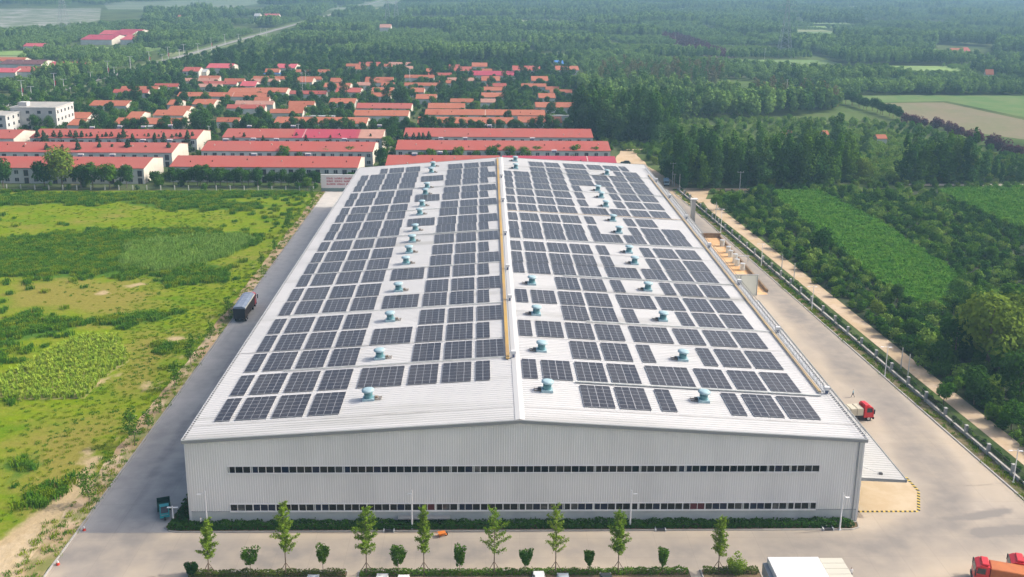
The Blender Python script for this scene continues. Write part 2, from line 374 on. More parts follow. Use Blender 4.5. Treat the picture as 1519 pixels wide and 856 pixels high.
# verge, meadow
def attr_mix(m, name, col, lo, hi, nsc=.3, namp=.5, stretch=(1, 1, 1)):
    """mixes a colour in where a mesh attribute plus noise passes a soft threshold"""
    t = m.node_tree; N = t.nodes; L = t.links; b = N['Principled BSDF']; src = b.inputs['Base Color'].links[0].from_socket
    a_ = N.new('ShaderNodeAttribute'); a_.attribute_name = name; n = N.new('ShaderNodeTexNoise'); n.inputs['Scale'].default_value = nsc; n.inputs['Detail'].default_value = 6; n.inputs['Roughness'].default_value = .65
    g = N.new('ShaderNodeNewGeometry'); mp = N.new('ShaderNodeMapping'); mp.inputs['Scale'].default_value = stretch; L.new(g.outputs['Position'], mp.inputs[0]); L.new(mp.outputs[0], n.inputs['Vector'])
    q = N.new('ShaderNodeMath'); q.operation = 'MULTIPLY_ADD'; q.inputs[1].default_value = namp*2; q.inputs[2].default_value = -namp; L.new(n.outputs[0], q.inputs[0])
    u = N.new('ShaderNodeMath'); u.operation = 'ADD'; L.new(a_.outputs['Fac'], u.inputs[0]); L.new(q.outputs[0], u.inputs[1])
    r = N.new('ShaderNodeMapRange'); r.interpolation_type = 'SMOOTHSTEP'; r.inputs[1].default_value = lo; r.inputs[2].default_value = hi; L.new(u.outputs[0], r.inputs[0])
    x = N.new('ShaderNodeMix'); x.data_type = 'RGBA'; x.inputs['B'].default_value = (*col, 1); L.new(r.outputs[0], x.inputs['Factor']); L.new(src, x.inputs['A']); L.new(x.outputs['Result'], b.inputs['Base Color'])
meadow_m = mat('meadow', (.17, .245, .006), .95, [(.05, (.10, .20, .006), .9, .46, .6, (1, 1.9, 1)), (.11, (.22, .235, .03), .8, .48, .6, (1, 2, 1)), (.045, (.27, .215, .065), .75, .54, .66, (1, 1.6, 1), .5), (.6, (.12, .19, .008), .6, .42, .62), (1.7, (.22, .25, .035), .5, .5, .7)], bump=(.8, .8, .3), spec=0.0)
attr_mix(meadow_m, 'olive', (.235, .215, .045), .45, .85, .12, .45, (1, 1.6, 1)); attr_mix(meadow_m, 'weed', (.075, .16, .02), .4, .7, .25, .35); attr_mix(meadow_m, 'bare', (.44, .34, .20), .42, .72, .22, .42); attr_mix(meadow_m, 'bare', (.52, .42, .28), .8, 1.15, .5, .4)
def soft_in(X, Y, poly, w):
    """1 inside a polygon falling to 0 over w metres outside it"""
    i = inside(X, Y, poly); d = np.full(X.shape, 1e9); n = len(poly)
    for k in range(n):
        (ax, ay), (bx, by) = poly[k], poly[(k+1) % n]; dx, dy = bx-ax, by-ay; t = np.clip(((X-ax)*dx+(Y-ay)*dy)/(dx*dx+dy*dy+1e-9), 0, 1); d = np.minimum(d, np.hypot(X-ax-t*dx, Y-ay-t*dy))
    return np.where(i, np.clip(.55+d/w*.5, 0, 1), np.clip(.55-d/w*.5, 0, 1))
def PP(*q): return [atxy(*p) for p in q]
BARE = [PP((0, 800), (60, 755), (110, 715), (135, 672), (150, 678), (120, 735), (75, 785), (110, 800), (90, 856), (60, 900), (-80, 900), (-80, 800)), PP((206, 575), (213, 563), (227, 566), (214, 583)), PP((120, 572), (150, 560), (175, 556), (165, 562), (140, 574)), PP((243, 502), (262, 498), (276, 502), (256, 510)), PP((15, 480), (60, 468), (70, 471), (30, 483)), PP((140, 435), (155, 430), (160, 435), (145, 438)), PP((185, 424), (212, 418), (215, 422), (190, 428)), PP((110, 690), (128, 666), (140, 668), (128, 690))]
WEED = [PP((0, 356), (60, 348), (200, 340), (300, 342), (385, 350), (375, 362), (290, 390), (240, 408), (120, 413), (0, 410), (-60, 400)), PP((0, 476), (60, 466), (120, 474), (100, 492), (60, 500), (0, 512), (-40, 500)), PP((130, 478), (200, 470), (255, 466), (250, 474), (180, 484)), PP((200, 398), (290, 385), (340, 398), (330, 418), (250, 424)), PP((-60, 296), (60, 287), (300, 284), (475, 284), (440, 292), (230, 298), (80, 302), (-60, 308)), PP((95, 296), (150, 293), (140, 304), (100, 305)), PP((180, 300), (330, 296), (400, 305), (360, 312), (240, 310)), PP((230, 512), (262, 510), (262, 520), (235, 522)), PP((0, 690), (45, 672), (60, 690), (20, 712)), PP((310, 350), (360, 345), (390, 355), (350, 368)), PP((60, 745), (100, 730), (105, 742), (70, 755))]
OLIVE = [PP((0, 650), (120, 610), (200, 600), (190, 660), (120, 740), (60, 770), (0, 790)), PP((190, 500), (290, 480), (250, 560), (200, 600), (150, 600)), PP((0, 415), (200, 415), (260, 430), (200, 470), (0, 462))]
gx_ = np.arange(-262, -65.6, 1.1); gy_ = np.arange(60, 366.5, 1.1); GX, GY = np.meshgrid(gx_, gy_); at3 = {}
for nm, pl, w_ in (('bare', BARE, 3.), ('weed', WEED, 6.), ('olive', OLIVE, 14.)): at3[nm] = np.max([soft_in(GX, GY, q, w_) for q in pl], 0)
at3['bare'] = np.maximum(at3['bare'], np.clip(.60-np.abs(GX+70.5)/4, 0, 1)*.8)
me = bpy.data.meshes.new('meadow'); I = np.arange(GX.size).reshape(GX.shape); me.from_pydata(np.stack([GX, GY, GX*0], -1).reshape(-1, 3).tolist(), [], np.stack([I[:-1, :-1], I[:-1, 1:], I[1:, 1:], I[1:, :-1]], -1).reshape(-1, 4).tolist())
for nm, v in at3.items(): q = me.attributes.new(nm, 'FLOAT', 'POINT'); q.data.foreach_set('value', v.reshape(-1).astype(np.float32))
me.materials.append(meadow_m); o = link('meadow', me, None, (0, 0, .012)); o['kind'] = 'structure'
sheet('dirt_verge', soft([(-70.6, 60), (-65.7, 60), (-65.7, 366), (-68.2, 366), (-68.6, 220), (-69.4, 150)], amp=.35, step=3), .02, dirtm)
# worn tracks painted by wheels on the yard
strip = mat('worn_concrete', (.33, .30, .265), .85, [(.15, (.42, .37, .31), .9, .42, .6), (.8, (.27, .25, .23), .5, .5, .7)])
stain = mat('damp_stain', (.24, .235, .225), .7, [(.6, (.33, .3, .27), .8, .45, .62)])
def band(pts, wd, z, m, name='tyre_track', seed=0):
    L = []; Rr = []; r = random.Random(seed)
    for i, p in enumerate(pts):
        a = Vector(pts[max(0, i-1)]); b = Vector(pts[min(len(pts)-1, i+1)]); d = (b-a).normalized(); n = Vector((-d.y, d.x))
        L.append(Vector(p)+n*wd/2*r.uniform(.75, 1.2)); Rr.append(Vector(p)-n*wd/2*r.uniform(.75, 1.2))
    return sheet(name, [tuple(p) for p in L]+[tuple(p) for p in reversed(Rr)], z, m)
# loading-bay floor marking: yellow and black dashes
yelm = mat('yellow_paint', (.62, .46, .08), .6, [(2, (.4, .33, .2), .5, .5, .7)]); blkm = mat('black_paint', (.03, .03, .03), .6)
def dashes(a, b, wd, n):
    a = Vector(a); b = Vector(b); d = (b-a)/n; nn = Vector((-d.y, d.x)).normalized()*wd/2; m1 = MB()
    for i in range(n):
        p = a+d*i; q = a+d*(i+1); sk_ = d*.35
        m1.add([(*(p-nn), 0), (*(q-nn), 0), (*(q+nn+sk_), 0), (*(p+nn+sk_), 0)], [(0, 1, 2, 3)], yelm if i % 2 else blkm)
    o = m1.build('floor_marking', loc=(0, 0, .022)); o['kind'] = 'structure'
dashes((53.0, 137.2), (62.6, 137.2), .45, 26); dashes((62.8, 137.3), (65.3, 143.2), .45, 14); dashes((65.4, 143.4), (65.2, 148.0), .45, 10)
# planting strip in front of the car park, planter along the wall
soil = mat('soil', (.20, .145, .09), .95, [(.5, (.11, .09, .05), .7, .45, .65)], bump=(2, .4, .05), spec=0.0)
def planter(poly, nm='planting_bed'):
    mb = MB(); mb.add([(x, y, .1) for x, y in poly], [tuple(range(len(poly)))], soil); o = mb.build(nm); o['kind'] = 'structure'
    strip_box('kerb', poly+[poly[0]], .22, 0, .16, kerbm)
planter([(-53.0, 133.2), (-52.0, 132.3), (-50.6, 132.05), (50.4, 132.05), (51.6, 132.6), (51.8, 134.1), (-49.4, 134.1), (-49.4, 160), (-50.6, 160), (-52.6, 138)])
planter([(-46.0, 121.9), (-24.2, 121.9), (-24.2, 118.6), (-46.0, 118.6)]); planter([(-22.6, 121.9), (23.5, 121.9), (23.5, 118.6), (-22.6, 118.6)]); planter([(25.2, 121.9), (33.4, 121.9), (33.4, 118.6), (25.2, 118.6)])
# right side: planting strip, fence line, dirt path
fl = [(curbx(y)+2.6, y) for y in (92, 130, 170, 210, 250, 300, 366)]
sheet('planting_strip', [(curbx(92)+.15, 92), (curbx(92)+2.5, 92), (curbx(372)+2.5, 372), (curbx(372)+.15, 372)], .02, mat('strip_soil', (.26, .20, .12), .95, [(.4, (.10, .12, .04), .9, .42, .58), (1.2, (.40, .33, .25), .6, .56, .7)], bump=(2, .5, .08), spec=0.0))
pth = [(curbx(y)+w_, y) for y, w_ in ((92, 9.3), (150, 8.9), (200, 8.7), (250, 8.9), (300, 8.5), (340, 8.2), (356, 9.5))]
band(pth, 4.4, .03, pathm, 'dirt_path')
sheet('dirt_path', soft([atxy(*p) for p in [(908, 250), (914, 234), (920, 224), (944, 225), (946, 232), (966, 250), (992, 264), (1012, 278), (1052, 283), (1048, 296), (1030, 306), (1016, 300), (985, 282), (950, 262)]], amp=.4, step=4), .034, pathm)
sheet('dirt_path', soft([atxy(*p) for p in [(1052, 283), (1135, 282), (1135, 279.5), (1012, 279)]], amp=.3, step=4), .038, pathm)
sheet('dirt_path', soft([atxy(*p) for p in [(925, 223.4), (988, 222.4), (988, 221), (925, 221.6)]], amp=.3, step=4), .038, pathm)
sheet('dirt_path', soft([atxy(*p) for p in [(1335, 275), (1640, 277), (1640, 273.5), (1335, 272.5)]], amp=.3, step=4), .038, mat('pale_path', (.58, .52, .42), .95))
band([(curbx(y)+19.5, y) for y in (100, 150, 200, 250)], 2.2, .026, pathm, 'dirt_path') if False else None
# fields beyond the path
def P(*q): return [atxy(*p) for p in q]
maize_g = mat('maize_ground', (.05, .13, .02), .95, [(.8, (.09, .2, .05), .8, .45, .6)], spec=0.0)
MZ1 = P((1145, 287), (1215, 287), (1300, 330), (1420, 410), (1398, 462), (1350, 452), (1300, 420), (1190, 330))
MZ2 = P((1390, 285), (1519, 278), (1600, 280), (1700, 350), (1519, 345), (1440, 312))
sheet('maize_field', MZ1, .03, maize_g); sheet('maize_field', MZ2, .03, maize_g)
FB = P((1300, 153), (1400, 152), (1519, 178), (1700, 205), (1700, 236), (1519, 207), (1440, 196), (1370, 180), (1335, 165))
sheet('brown_field', FB, .03, mat('brown_field', (.23, .20, .135), .95, [(.02, (.19, .20, .11), .8, .42, .6), (.2, (.27, .23, .16), .5, .5, .7)], spec=0.0))
FG = P((1255, 143), (1330, 141), (1700, 143), (1700, 200), (1519, 174), (1405, 150), (1300, 152))
sheet('green_field', FG, .026, mat('green_field', (.12, .20, .07), .95, [(.05, (.17, .22, .09), .8, .42, .6)], spec=0.0))
FG2 = P((1045, 90), (1115, 88), (1120, 102), (1060, 102)); sheet('green_field', FG2, .026, MATS['green_field'])
FP = P((965, 52), (1010, 54), (1095, 84), (1075, 88), (1030, 80))
sheet('plum_orchard_ground', FP, .026, mat('plum_ground', (.12, .09, .07), .95))
# far left plain: greenhouses, pale fields
pale = mat('pale_field', (.21, .24, .17), .9, [(.02, (.11, .17, .08), .9, .44, .54, (.25, 3, 1)), (.03, (.38, .38, .36), .8, .45, .6)], spec=0.0)
sheet('pale_field', P((-150, 14), (150, 12), (148, 30), (112, 37), (100, 44), (-150, 46)), .04, pale)
sheet('pale_field', P((150, 2), (430, -2), (330, 14), (160, 14)), .045, mat('pale_green_field', (.15, .21, .11), .9, [(.006, (.22, .25, .17), .8, .45, .6, (.4, 2, 1))]))
sheet('pale_field', P((430, 12), (520, 2), (640, 1), (520, 14), (450, 16)), .045, MATS['pale_green_field'])
# main road on the left with its verge, aligned with the works
hw = mat('main_road', (.30, .295, .28), .85, [(.05, (.30, .29, .28), .6, .45, .6, (1, .1, 1))])
sheet('main_road', [(-298, 560), (-291, 560), (-291, 3600), (-298, 3600)], .05, hw)
sheet('roadside_verge', [(-288.5, 560), (-284, 560), (-284, 1300), (-288.5, 1300)], .046, mat('verge', (.22, .23, .13), .95, [(.05, (.11, .18, .05), .9, .40, .56)]))
sheet('roadside_verge', [(-303, 560), (-299, 560), (-299, 3600), (-303, 3600)], .046, MATS['verge'])
sheet('far_road', P((490, 14), (520, 12), (640, 2), (622, 1)), .06, MATS['pale_field'])
vil = mat('village_ground', (.10, .125, .05), .95, [(.03, (.06, .10, .03), .9, .45, .6), (.12, (.26, .22, .15), .6, .56, .70)], spec=0.0)
sheet('village_ground', P((-200, 283), (915, 283), (915, 225), (905, 130), (830, 85), (350, 85), (60, 140), (-200, 190)), .02, vil)
sheet('street', P((556, 262), (574, 262), (592, 180), (600, 178), (596, 172), (586, 178)), .03, mat('village_street', (.40, .36, .29), .95, [(.2, (.3, .27, .2), .7, .45, .6)]))
sheet('street', P((478, 128), (488, 128), (530, 103), (524, 102)), .03, MATS['village_street'])

# ================================================================== the warehouse
X0, X1, YF = -49.87, 52.2, 134.0
HE, RISE = 13.906, 3.209
def rz_(x): return HE+RISE*(1-abs(x)/(-X0 if x < 0 else X1))
def yb_(x): return 346.3+.085*x
def ysk(x, y):                                    # rows of the roof fan out slightly towards the far gable
    return y+.068*(y-134)/214*x
white = mat('white_sheet_metal', (.57, .57, .565), .45, [(.12, (.50, .505, .505), .5, .45, .6, (.3, 1, 1)), (.9, (.48, .49, .48), .4, .58, .72), (.09, (.38, .38, .36), .7, .56, .72, (.15, 1.6, 1)), (.5, (.40, .37, .32), .35, .62, .75, (.08, 2, 1))], spec=.4)
wallm = mat('wall_sheet_metal', (.82, .815, .79), .5, [(.15, (.68, .68, .66), .6, .45, .65, (1, 1, .25))], spec=.35)
plin = mat('plinth_render', (.58, .60, .58), .8, [(.3, (.44, .47, .47), .6, .45, .65)])
greyt = mat('grey_flashing', (.30, .315, .32), .5); darkm = mat('dark_steel', (.07, .07, .075), .5); steel = mat('galvanised_steel', (.52, .54, .55), .4, metal=.3)
whitep = mat('white_paint', (.70, .70, .69), .45)
WH = empty('warehouse', (0, 134, 0), label='huge white gabled warehouse with solar arrays over its ribbed roof', cat='warehouse')
def wh(o): o.parent = WH; o.matrix_parent_inverse = Matrix.Translation((0, -134, 0)); return o
roof = MB(); n = 282
def roofpt(x, t, dz): return (x, YF+t*(yb_(x)-YF), rz_(x)+dz)
ts = []
for i in range(n+1):
    t = i/n
    ts += [(t, 0)] if i in (0, n) else [(t-.2/n, 0), (t-.11/n, .075), (t+.11/n, .075), (t+.2/n, 0)]
for xa, xb in ((X0, -.01), (.01, X1)):
    vs = []
    for t, dz in ts: vs += [roofpt(xa, t, dz), roofpt(xb, t, dz)]
    roof.add(vs, [(2*i, 2*i+1, 2*i+3, 2*i+2) for i in range(len(ts)-1)], white)
    roof.add([roofpt(xa, 0, -.14), roofpt(xb, 0, -.14), roofpt(xb, 1, -.14), roofpt(xa, 1, -.14)], [(0, 3, 2, 1)], greyt)
ro = wh(roof.build('roof'))
cap = MB()
for s in (-1, 1):
    xa = .72*s; q = [roofpt(xa, 0, .1), roofpt(0, 0, .2), roofpt(0, 1, .2), roofpt(xa, 1, .1)]
    cap.add(q, [(0, 1, 2, 3) if s < 0 else (0, 3, 2, 1)], mat('ridge_white', (.58, .58, .57), .5)); cap.add([roofpt(xa, 0, .1), roofpt(xa, 1, .1), roofpt(xa, 1, 0), roofpt(xa, 0, 0)], [(0, 1, 2, 3)], greyt)
cp = cap.build('ridge_cap'); cp.parent = ro
for t, yo in ((0, -.05), (1, .05)):                # gable flashing front and back, its grey also painting the roof-edge shade
    fa = MB()
    for xa, xb in ((X0, 0), (0, X1)):
        a = roofpt(xa, t, 0); b = roofpt(xb, t, 0)
        fa.add([(a[0], a[1]+yo, a[2]-.5), (b[0], b[1]+yo, b[2]-.5), (b[0], b[1]+yo, b[2]-.02), (a[0], a[1]+yo, a[2]-.02), (a[0], a[1]+yo, a[2]+.07), (b[0], b[1]+yo, b[2]+.07), (b[0], b[1]+yo+(.3 if yo < 0 else -.3), b[2]+.07), (a[0], a[1]+yo+(.3 if yo < 0 else -.3), a[2]+.07)],
               [(0, 1, 2, 3), (4, 5, 6, 7)], greyt); fa.add([(a[0], a[1]+yo, a[2]-.02), (b[0], b[1]+yo, b[2]-.02), (b[0], b[1]+yo, b[2]+.07), (a[0], a[1]+yo, a[2]+.07)], [(0, 1, 2, 3)], whitep)
    f_ = fa.build('gable_flashing'); f_.parent = ro
gu = MB()
for s, xe in ((-1, X0), (1, X1)):
    a = roofpt(xe, 0, 0); b = roofpt(xe, 1, 0)
    gu.add([(xe, a[1], HE-.35), (xe, b[1], HE-.35), (xe, b[1], HE+.1), (xe, a[1], HE+.1), (xe-s*.09, a[1], HE+.1), (xe-s*.09, b[1], HE+.1), (xe-s*.09, b[1], HE+.01), (xe-s*.09, a[1], HE+.01)], [(0, 1, 2, 3), (3, 2, 5, 4), (4, 5, 6, 7)], steel)
    gu.add([(xe-s*.42, a[1], HE+.06), (xe-s*.42, b[1], HE+.06), (xe-s*.09, b[1], HE+.012), (xe-s*.09, a[1], HE+.012)], [(0, 1, 2, 3)], darkm)
g_ = gu.build('gutter'); g_.parent = ro
for yl in (138.6, 168.4, 197.3, 226.0):            # sheet laps across the slopes
    for xa, xb in ((X0+.5, -1.), (1., X1-.5)):
        lp = MB(); n_ = 24
        for i in range(n_):
            a = xa+(xb-xa)*i/n_; b = xa+(xb-xa)*(i+1)/n_; za, zb_ = rz_(a)+.112, rz_(b)+.112; ya, yb2 = ysk(a, yl), ysk(b, yl)
            lp.add([(a, ya-.07, za), (b, yb2-.07, zb_), (b, yb2+.07, zb_), (a, ya+.07, za)], [(0, 1, 2, 3)], mat('lap_dirt', (.36, .35, .33), .7, [(.35, (.50, .50, .49), .95, .42, .58)]))
        lo = lp.build('lap_joint'); lo.parent = ro
# walls
WXL, WXR, WY = X0+.35, X1-.35, 134.32
wf = MB(); per = .36; dep = .038; nx = int((WXR-WXL)/per); per = (WXR-WXL)/nx
ZU = (8.5, 9.62); ZD = (2.22, 3.36); WX = (-43.4, 45.35)
for i in range(nx):
    xs = [WXL+i*per, WXL+i*per+per*.55, WXL+i*per+per*.66, WXL+i*per+per*.89, WXL+(i+1)*per]; ys = [WY, WY, WY-dep, WY-dep, WY]
    mid = (xs[0]+xs[-1])/2
    sp = [(2.1, None)] if not WX[0] < mid < WX[1] else [(ZD[1], ZU[0]), (ZU[1], None)]
    for k in range(4):
        for a, b in sp:
            za = zb = a; zc = b if b else rz_(xs[k])-.12; zd = b if b else rz_(xs[k+1])-.12
            wf.add([(xs[k], ys[k], za), (xs[k+1], ys[k+1], zb), (xs[k+1], ys[k+1], zd), (xs[k], ys[k], zc)], [(0, 1, 2, 3)], wallm)
wfo = wh(wf.build('front_wall'))
ow = MB()
ow.box(WXL, WXR, WY-.02, WY+.25, 0, 2.22, plin)
ow.add([(WXL, WY, 0), (WXL, yb_(WXL)-.3, 0), (WXL, yb_(WXL)-.3, HE), (WXL, WY, HE)], [(0, 1, 2, 3)], wallm)
ow.add([(WXR, WY, 0), (WXR, yb_(WXR)-.3, 0), (WXR, yb_(WXR)-.3, HE), (WXR, WY, HE)], [(0, 1, 2, 3)], wallm)
ow.add([(WXL, yb_(WXL)-.3, 0), (WXR, yb_(WXR)-.3, 0), (WXR, yb_(WXR)-.3, HE), (0, yb_(0)-.3, HE+RISE-.1), (WXL, yb_(WXL)-.3, HE)], [(0, 1, 2, 3, 4)], wallm)
wh(ow.build('wall'))
tr_ = MB(); tr_.box(WXL-.03, WXL+.35, WY-.09, WY-.055, .3, HE-.3, whitep); tr_.box(WXR-.9, WXR-.72, WY-.14, WY-.055, .6, HE-.3, greyt); tr_.box(WXR-.3, WXR+.03, WY-.09, WY-.055, .3, HE-.3, whitep)
tr_.box(WXL, WXR, WY-.075, WY-.021, 2.08, 2.16, greyt); wh(tr_.build('wall_trim'))
# strip windows: groups of three sashes
gl = [mat('glass_dark', (.006, .010, .010), .08, [(.5, (.03, .036, .034), .6, .52, .65)], spec=.3), mat('glass_blue', (.006, .014, .04), .08, spec=.3), mat('glass_grey', (.05, .056, .056), .15, [(.7, (.13, .13, .12), .8, .5, .6)], spec=.4), mat('glass_red', (.10, .015, .02), .3)]
framew = mat('window_frame_white', (.80, .80, .79), .4); ng_ = 26; gw = (WX[1]-WX[0])/ng_; rr = random.Random(3)
for row, (za, zb) in enumerate((ZU, ZD)):
    for i in range(ng_):
        xa = WX[0]+i*gw; fr = MB(); y0, y1 = WY-.13, WY+.1; fw = .05; d = gw/3
        fr.box(xa, xa+gw, y0-.08, y1, za-.16, za+.035, framew); fr.box(xa, xa+gw, y0, y1, zb-.05, zb+.04, framew)
        e = .11 if row else .045
        fr.box(xa, xa+e, y0, y1, za+.035, zb-.05, framew); fr.box(xa+gw-.045, xa+gw-.001, y0, y1, za+.035, zb-.05, framew)
        for k in (1, 2): fr.box(xa+k*d-.035, xa+k*d+.035, y0+.02, y1, za+.035, zb-.05, framew)
        op = rr.random()
        if op < .45: k = rr.choice((0, 2)); fr.box(xa+k*d+.12, xa+k*d+.30, y0+.05, y1, za+.035, zb-.05, mat('sash_pale', (.52, .55, .54), .4))
        fo = wh(fr.build('window'))
        pn = MB(); 
        for k in range(3):
            g = gl[0] if rr.random() < (.55 if row else .75) else rr.choice(gl[:3] if not row else (gl[1], gl[1], gl[2]))
            if row and (i, k) in ((8, 2), (20, 1), (20, 2)): g = gl[3]
            pn.add([(xa+k*d, WY-.03, za), (xa+(k+1)*d, WY-.03, za), (xa+(k+1)*d, WY-.03, zb), (xa+k*d, WY-.03, zb)], [(0, 1, 2, 3)], g)
        p_ = pn.build('pane'); p_.parent = fo; p_.matrix_parent_inverse = Matrix.Translation((0, 0, 0))
# ledge over a wall duct, canopies, side block
lb = MB(); lb.box(-18.2, -10.4, WY-1.0, WY-.06, 1.25, 1.42, greyt); wh(lb.build('ledge'))
def canopy(y0, y1, z=6.0, xo=59.7):
    mb = MB(); n = int((y1-y0)/.75); ts = []
    for i in range(n+1):
        y = y0+(y1-y0)*i/n
        ts += [(y, 0)] if i in (0, n) else [(y-.13, 0), (y-.07, .055), (y+.07, .055), (y+.13, 0)]
    vs = []
    for y, dz in ts: vs += [(WXR, y, z+.5+dz), (xo, y, z+dz)]
    mb.add(vs, [(2*i, 2*i+1, 2*i+3, 2*i+2) for i in range(len(ts)-1)], mat('canopy_sheet', (.43, .43, .42), .5, [(.3, (.37, .37, .355), .7, .45, .62, (1, .3, 1))]))
    mb.add([(WXR, y0, z+.3), (xo, y0, z-.2), (xo, y1, z-.2), (WXR, y1, z+.3)], [(0, 3, 2, 1)], greyt)
    c = wh(mb.build('canopy'))
    fb = MB(); fb.add([(WXR, y0-.03, z-.05), (xo, y0-.03, z-.45), (xo, y0-.03, z+.02), (WXR, y0-.03, z+.52), (xo, y0-.33, z-.45), (xo, y0-.33, z+.0)], [(0, 1, 2, 3)], greyt)
    fb.box(xo, xo+.12, y0-.1, y1, z-.4, z+.1, greyt); fb.box(xo+.13, xo+.2, y0, y1, z-.1, z+.02, darkm)
    k = y0+1.
    o = fb.build('fascia'); o.parent = c
    cb = MB()
    y = y0+26
    while y < y1: cb.box(xo-.7, xo-.45, y-.12, y+.12, 0, z-.15, steel); y += 12.3
    o = cb.build('post'); o.parent = c
    return c
canopy(136.2, 222.0); canopy(284, 345.0)
bk = MB(); bk.box(WXR, 65.6, 243.6, 243.9, 0, 5.5, mat('pale_block', (.72, .74, .66), .7, [(.4, (.66, .68, .6), .5, .45, .65)])); bk.box(WXR, 65.7, 243.5, 244.0, 5.5, 5.6, greyt); [bk.box(x_-.08, x_+.08, 243.45, 243.59, 0, 5.45, greyt) for x_ in (56.5, 61, 65.4)]
wh(bk.build('screen_wall'))
sg = MB(); sg.tube((WXR, 138.9, 7.6), (56.2, 137.6, 6.4), .04, steel); sg.box(56.0, 56.5, 137.4, 137.8, 6.2, 6.5, darkm); wh(sg.build('tie_rod'))
# railings at the eave of the yard side
for xr, h, yy0, yy1, m in ((51.75, 1.15, 134.3, 343, darkm), (50.95, 1.0, 150.5, 343, steel)):
    rb = MB(); z = rz_(xr)
    for zz in (.5, h): rb.tube((xr, yy0, z+zz), (xr, yy1, z+zz), .035, m, n=4)
    y = yy0
    while y < yy1: rb.tube((xr, y, z), (xr, y, z+h), .03, steel, n=4); y += 1.9
    wh(rb.build('railing'))
cw = MB(); cw.box(51.1, 51.62, 150.5, 343, rz_(51.3)+.1, rz_(51.3)+.14, mat('grating', (.62, .64, .66), .6, [(2.2, (.4, .42, .44), .8, .45, .55)])); wh(cw.build('walkway'))

# ------------------------------------------------------------------ solar arrays
def pvmat():
    m = bpy.data.materials.new('solar_cells'); m.use_nodes = True; t = m.node_tree; N = t.nodes; L = t.links; b = N['Principled BSDF']
    g = N.new('ShaderNodeTexCoord').outputs['Object']; sx = N.new('ShaderNodeSeparateXYZ'); L.new(g, sx.inputs[0])
    def mt(op, a, v=None, c=None):
        q = N.new('ShaderNodeMath'); q.operation = op; (L.new(a, q.inputs[0]) if not isinstance(a, float) else setattr(q.inputs[0], 'default_value', a))
        if v is not None: (L.new(v, q.inputs[1]) if not isinstance(v, (float, int)) else setattr(q.inputs[1], 'default_value', v))
        return q.outputs[0]
    def line(src, period, off, wd):               # 1 on thin lines
        q = mt('ADD', src, off); q = mt('MODULO', q, period); q = mt('SUBTRACT', q, period/2); q = mt('ABSOLUTE', q); return mt('GREATER_THAN', q, period/2-wd)
    ly = line(sx.outputs[1], 8.15/6, 8.15/6*4, .033); lx = line(sx.outputs[0], 1.205, 1.205*2, .03)
    fy = line(sx.outputs[1], 8.15/36, 8.15/36*20, .006); fx = line(sx.outputs[0], 1.205/6, 1.205*2, .005)
    a = mt('MAXIMUM', ly, lx); f = mt('MULTIPLY', mt('MAXIMUM', fy, fx), .22); a = mt('MAXIMUM', a, f)
    oi = N.new('ShaderNodeObjectInfo'); r = N.new('ShaderNodeMix'); r.data_type = 'RGBA'; r.inputs['A'].default_value = (.013, .012, .019, 1); r.inputs['B'].default_value = (.030, .027, .030, 1)
    L.new(oi.outputs['Random'], r.inputs['Factor'])
    n = N.new('ShaderNodeTexNoise'); n.inputs['Scale'].default_value = .25; n.inputs['Detail'].default_value = 3; gp = N.new('ShaderNodeNewGeometry'); L.new(gp.outputs['Position'], n.inputs['Vector'])
    mr = N.new('ShaderNodeMapRange'); mr.inputs[1].default_value = .4; mr.inputs[2].default_value = .65; mr.inputs[4].default_value = .3; L.new(n.outputs[0], mr.inputs[0])
    d = N.new('ShaderNodeMix'); d.data_type = 'RGBA'; d.inputs['B'].default_value = (.055, .05, .05, 1); L.new(r.outputs['Result'], d.inputs['A']); L.new(mr.outputs[0], d.inputs['Factor'])
    x = N.new('ShaderNodeMix'); x.data_type = 'RGBA'; x.inputs['B'].default_value = (.42, .43, .45, 1); L.new(a, x.inputs['Factor']); L.new(d.outputs['Result'], x.inputs['A'])
    L.new(x.outputs['Result'], b.inputs['Base Color']); b.inputs['Roughness'].default_value = .28; b.inputs['IOR'].default_value = 1.5; b.inputs['Specular IOR Level'].default_value = .5
    return m
PV = pvmat(); ALU = mat('aluminium_frame', (.6, .62, .64), .4, metal=.4)
def panel_mesh(w_):
    mb = MB(); mb.box(0, w_, 0, 8.15, 0, .045, PV); 
    me = tmp_mesh(mb, 'panel'); return me
PM = {w_: panel_mesh(w_) for w_ in (2.384, 2.44)}
rl = MB()
for yy in (.5, 2.2, 4.1, 6., 7.6): rl.box(-.05, 2.43, yy-.03, yy+.03, -.1, -.001, ALU)
for xx in (.1, 1.2, 2.3): rl.box(xx-.03, xx+.03, -.18, 8.1, -.16, -.09, ALU)
RAIL = tmp_mesh(rl, 'rail')
GL = [139.7, 149.1, 158.9, 168.1, 177.3, 187.6, 196.6, 206.6, 215.7, 224.9, 234.8, 244.8, 253.4, 263.3, 272.1, 282.5, 291.5, 302.1, 310.9, 319.3, 328.9]
GR = [139.8, 149.6, 159.4, 169.1, 178.9, 188.0, 198.0, 208.0, 216.6, 226.2, 237.5, 245.9, 255.8, 266.4, 276.6, 286.6, 296.0, 305.1, 314.3, 323.1, 333.0]
ORD = 'first second third fourth fifth sixth seventh eighth ninth tenth eleventh twelfth thirteenth fourteenth fifteenth sixteenth seventeenth eighteenth nineteenth twentieth twenty-first twenty-second twenty-third twenty-fourth twenty-fifth twenty-sixth twenty-seventh twenty-eighth twenty-ninth thirtieth thirty-first thirty-second thirty-third thirty-fourth thirty-fifth'.split()
_pt = {}
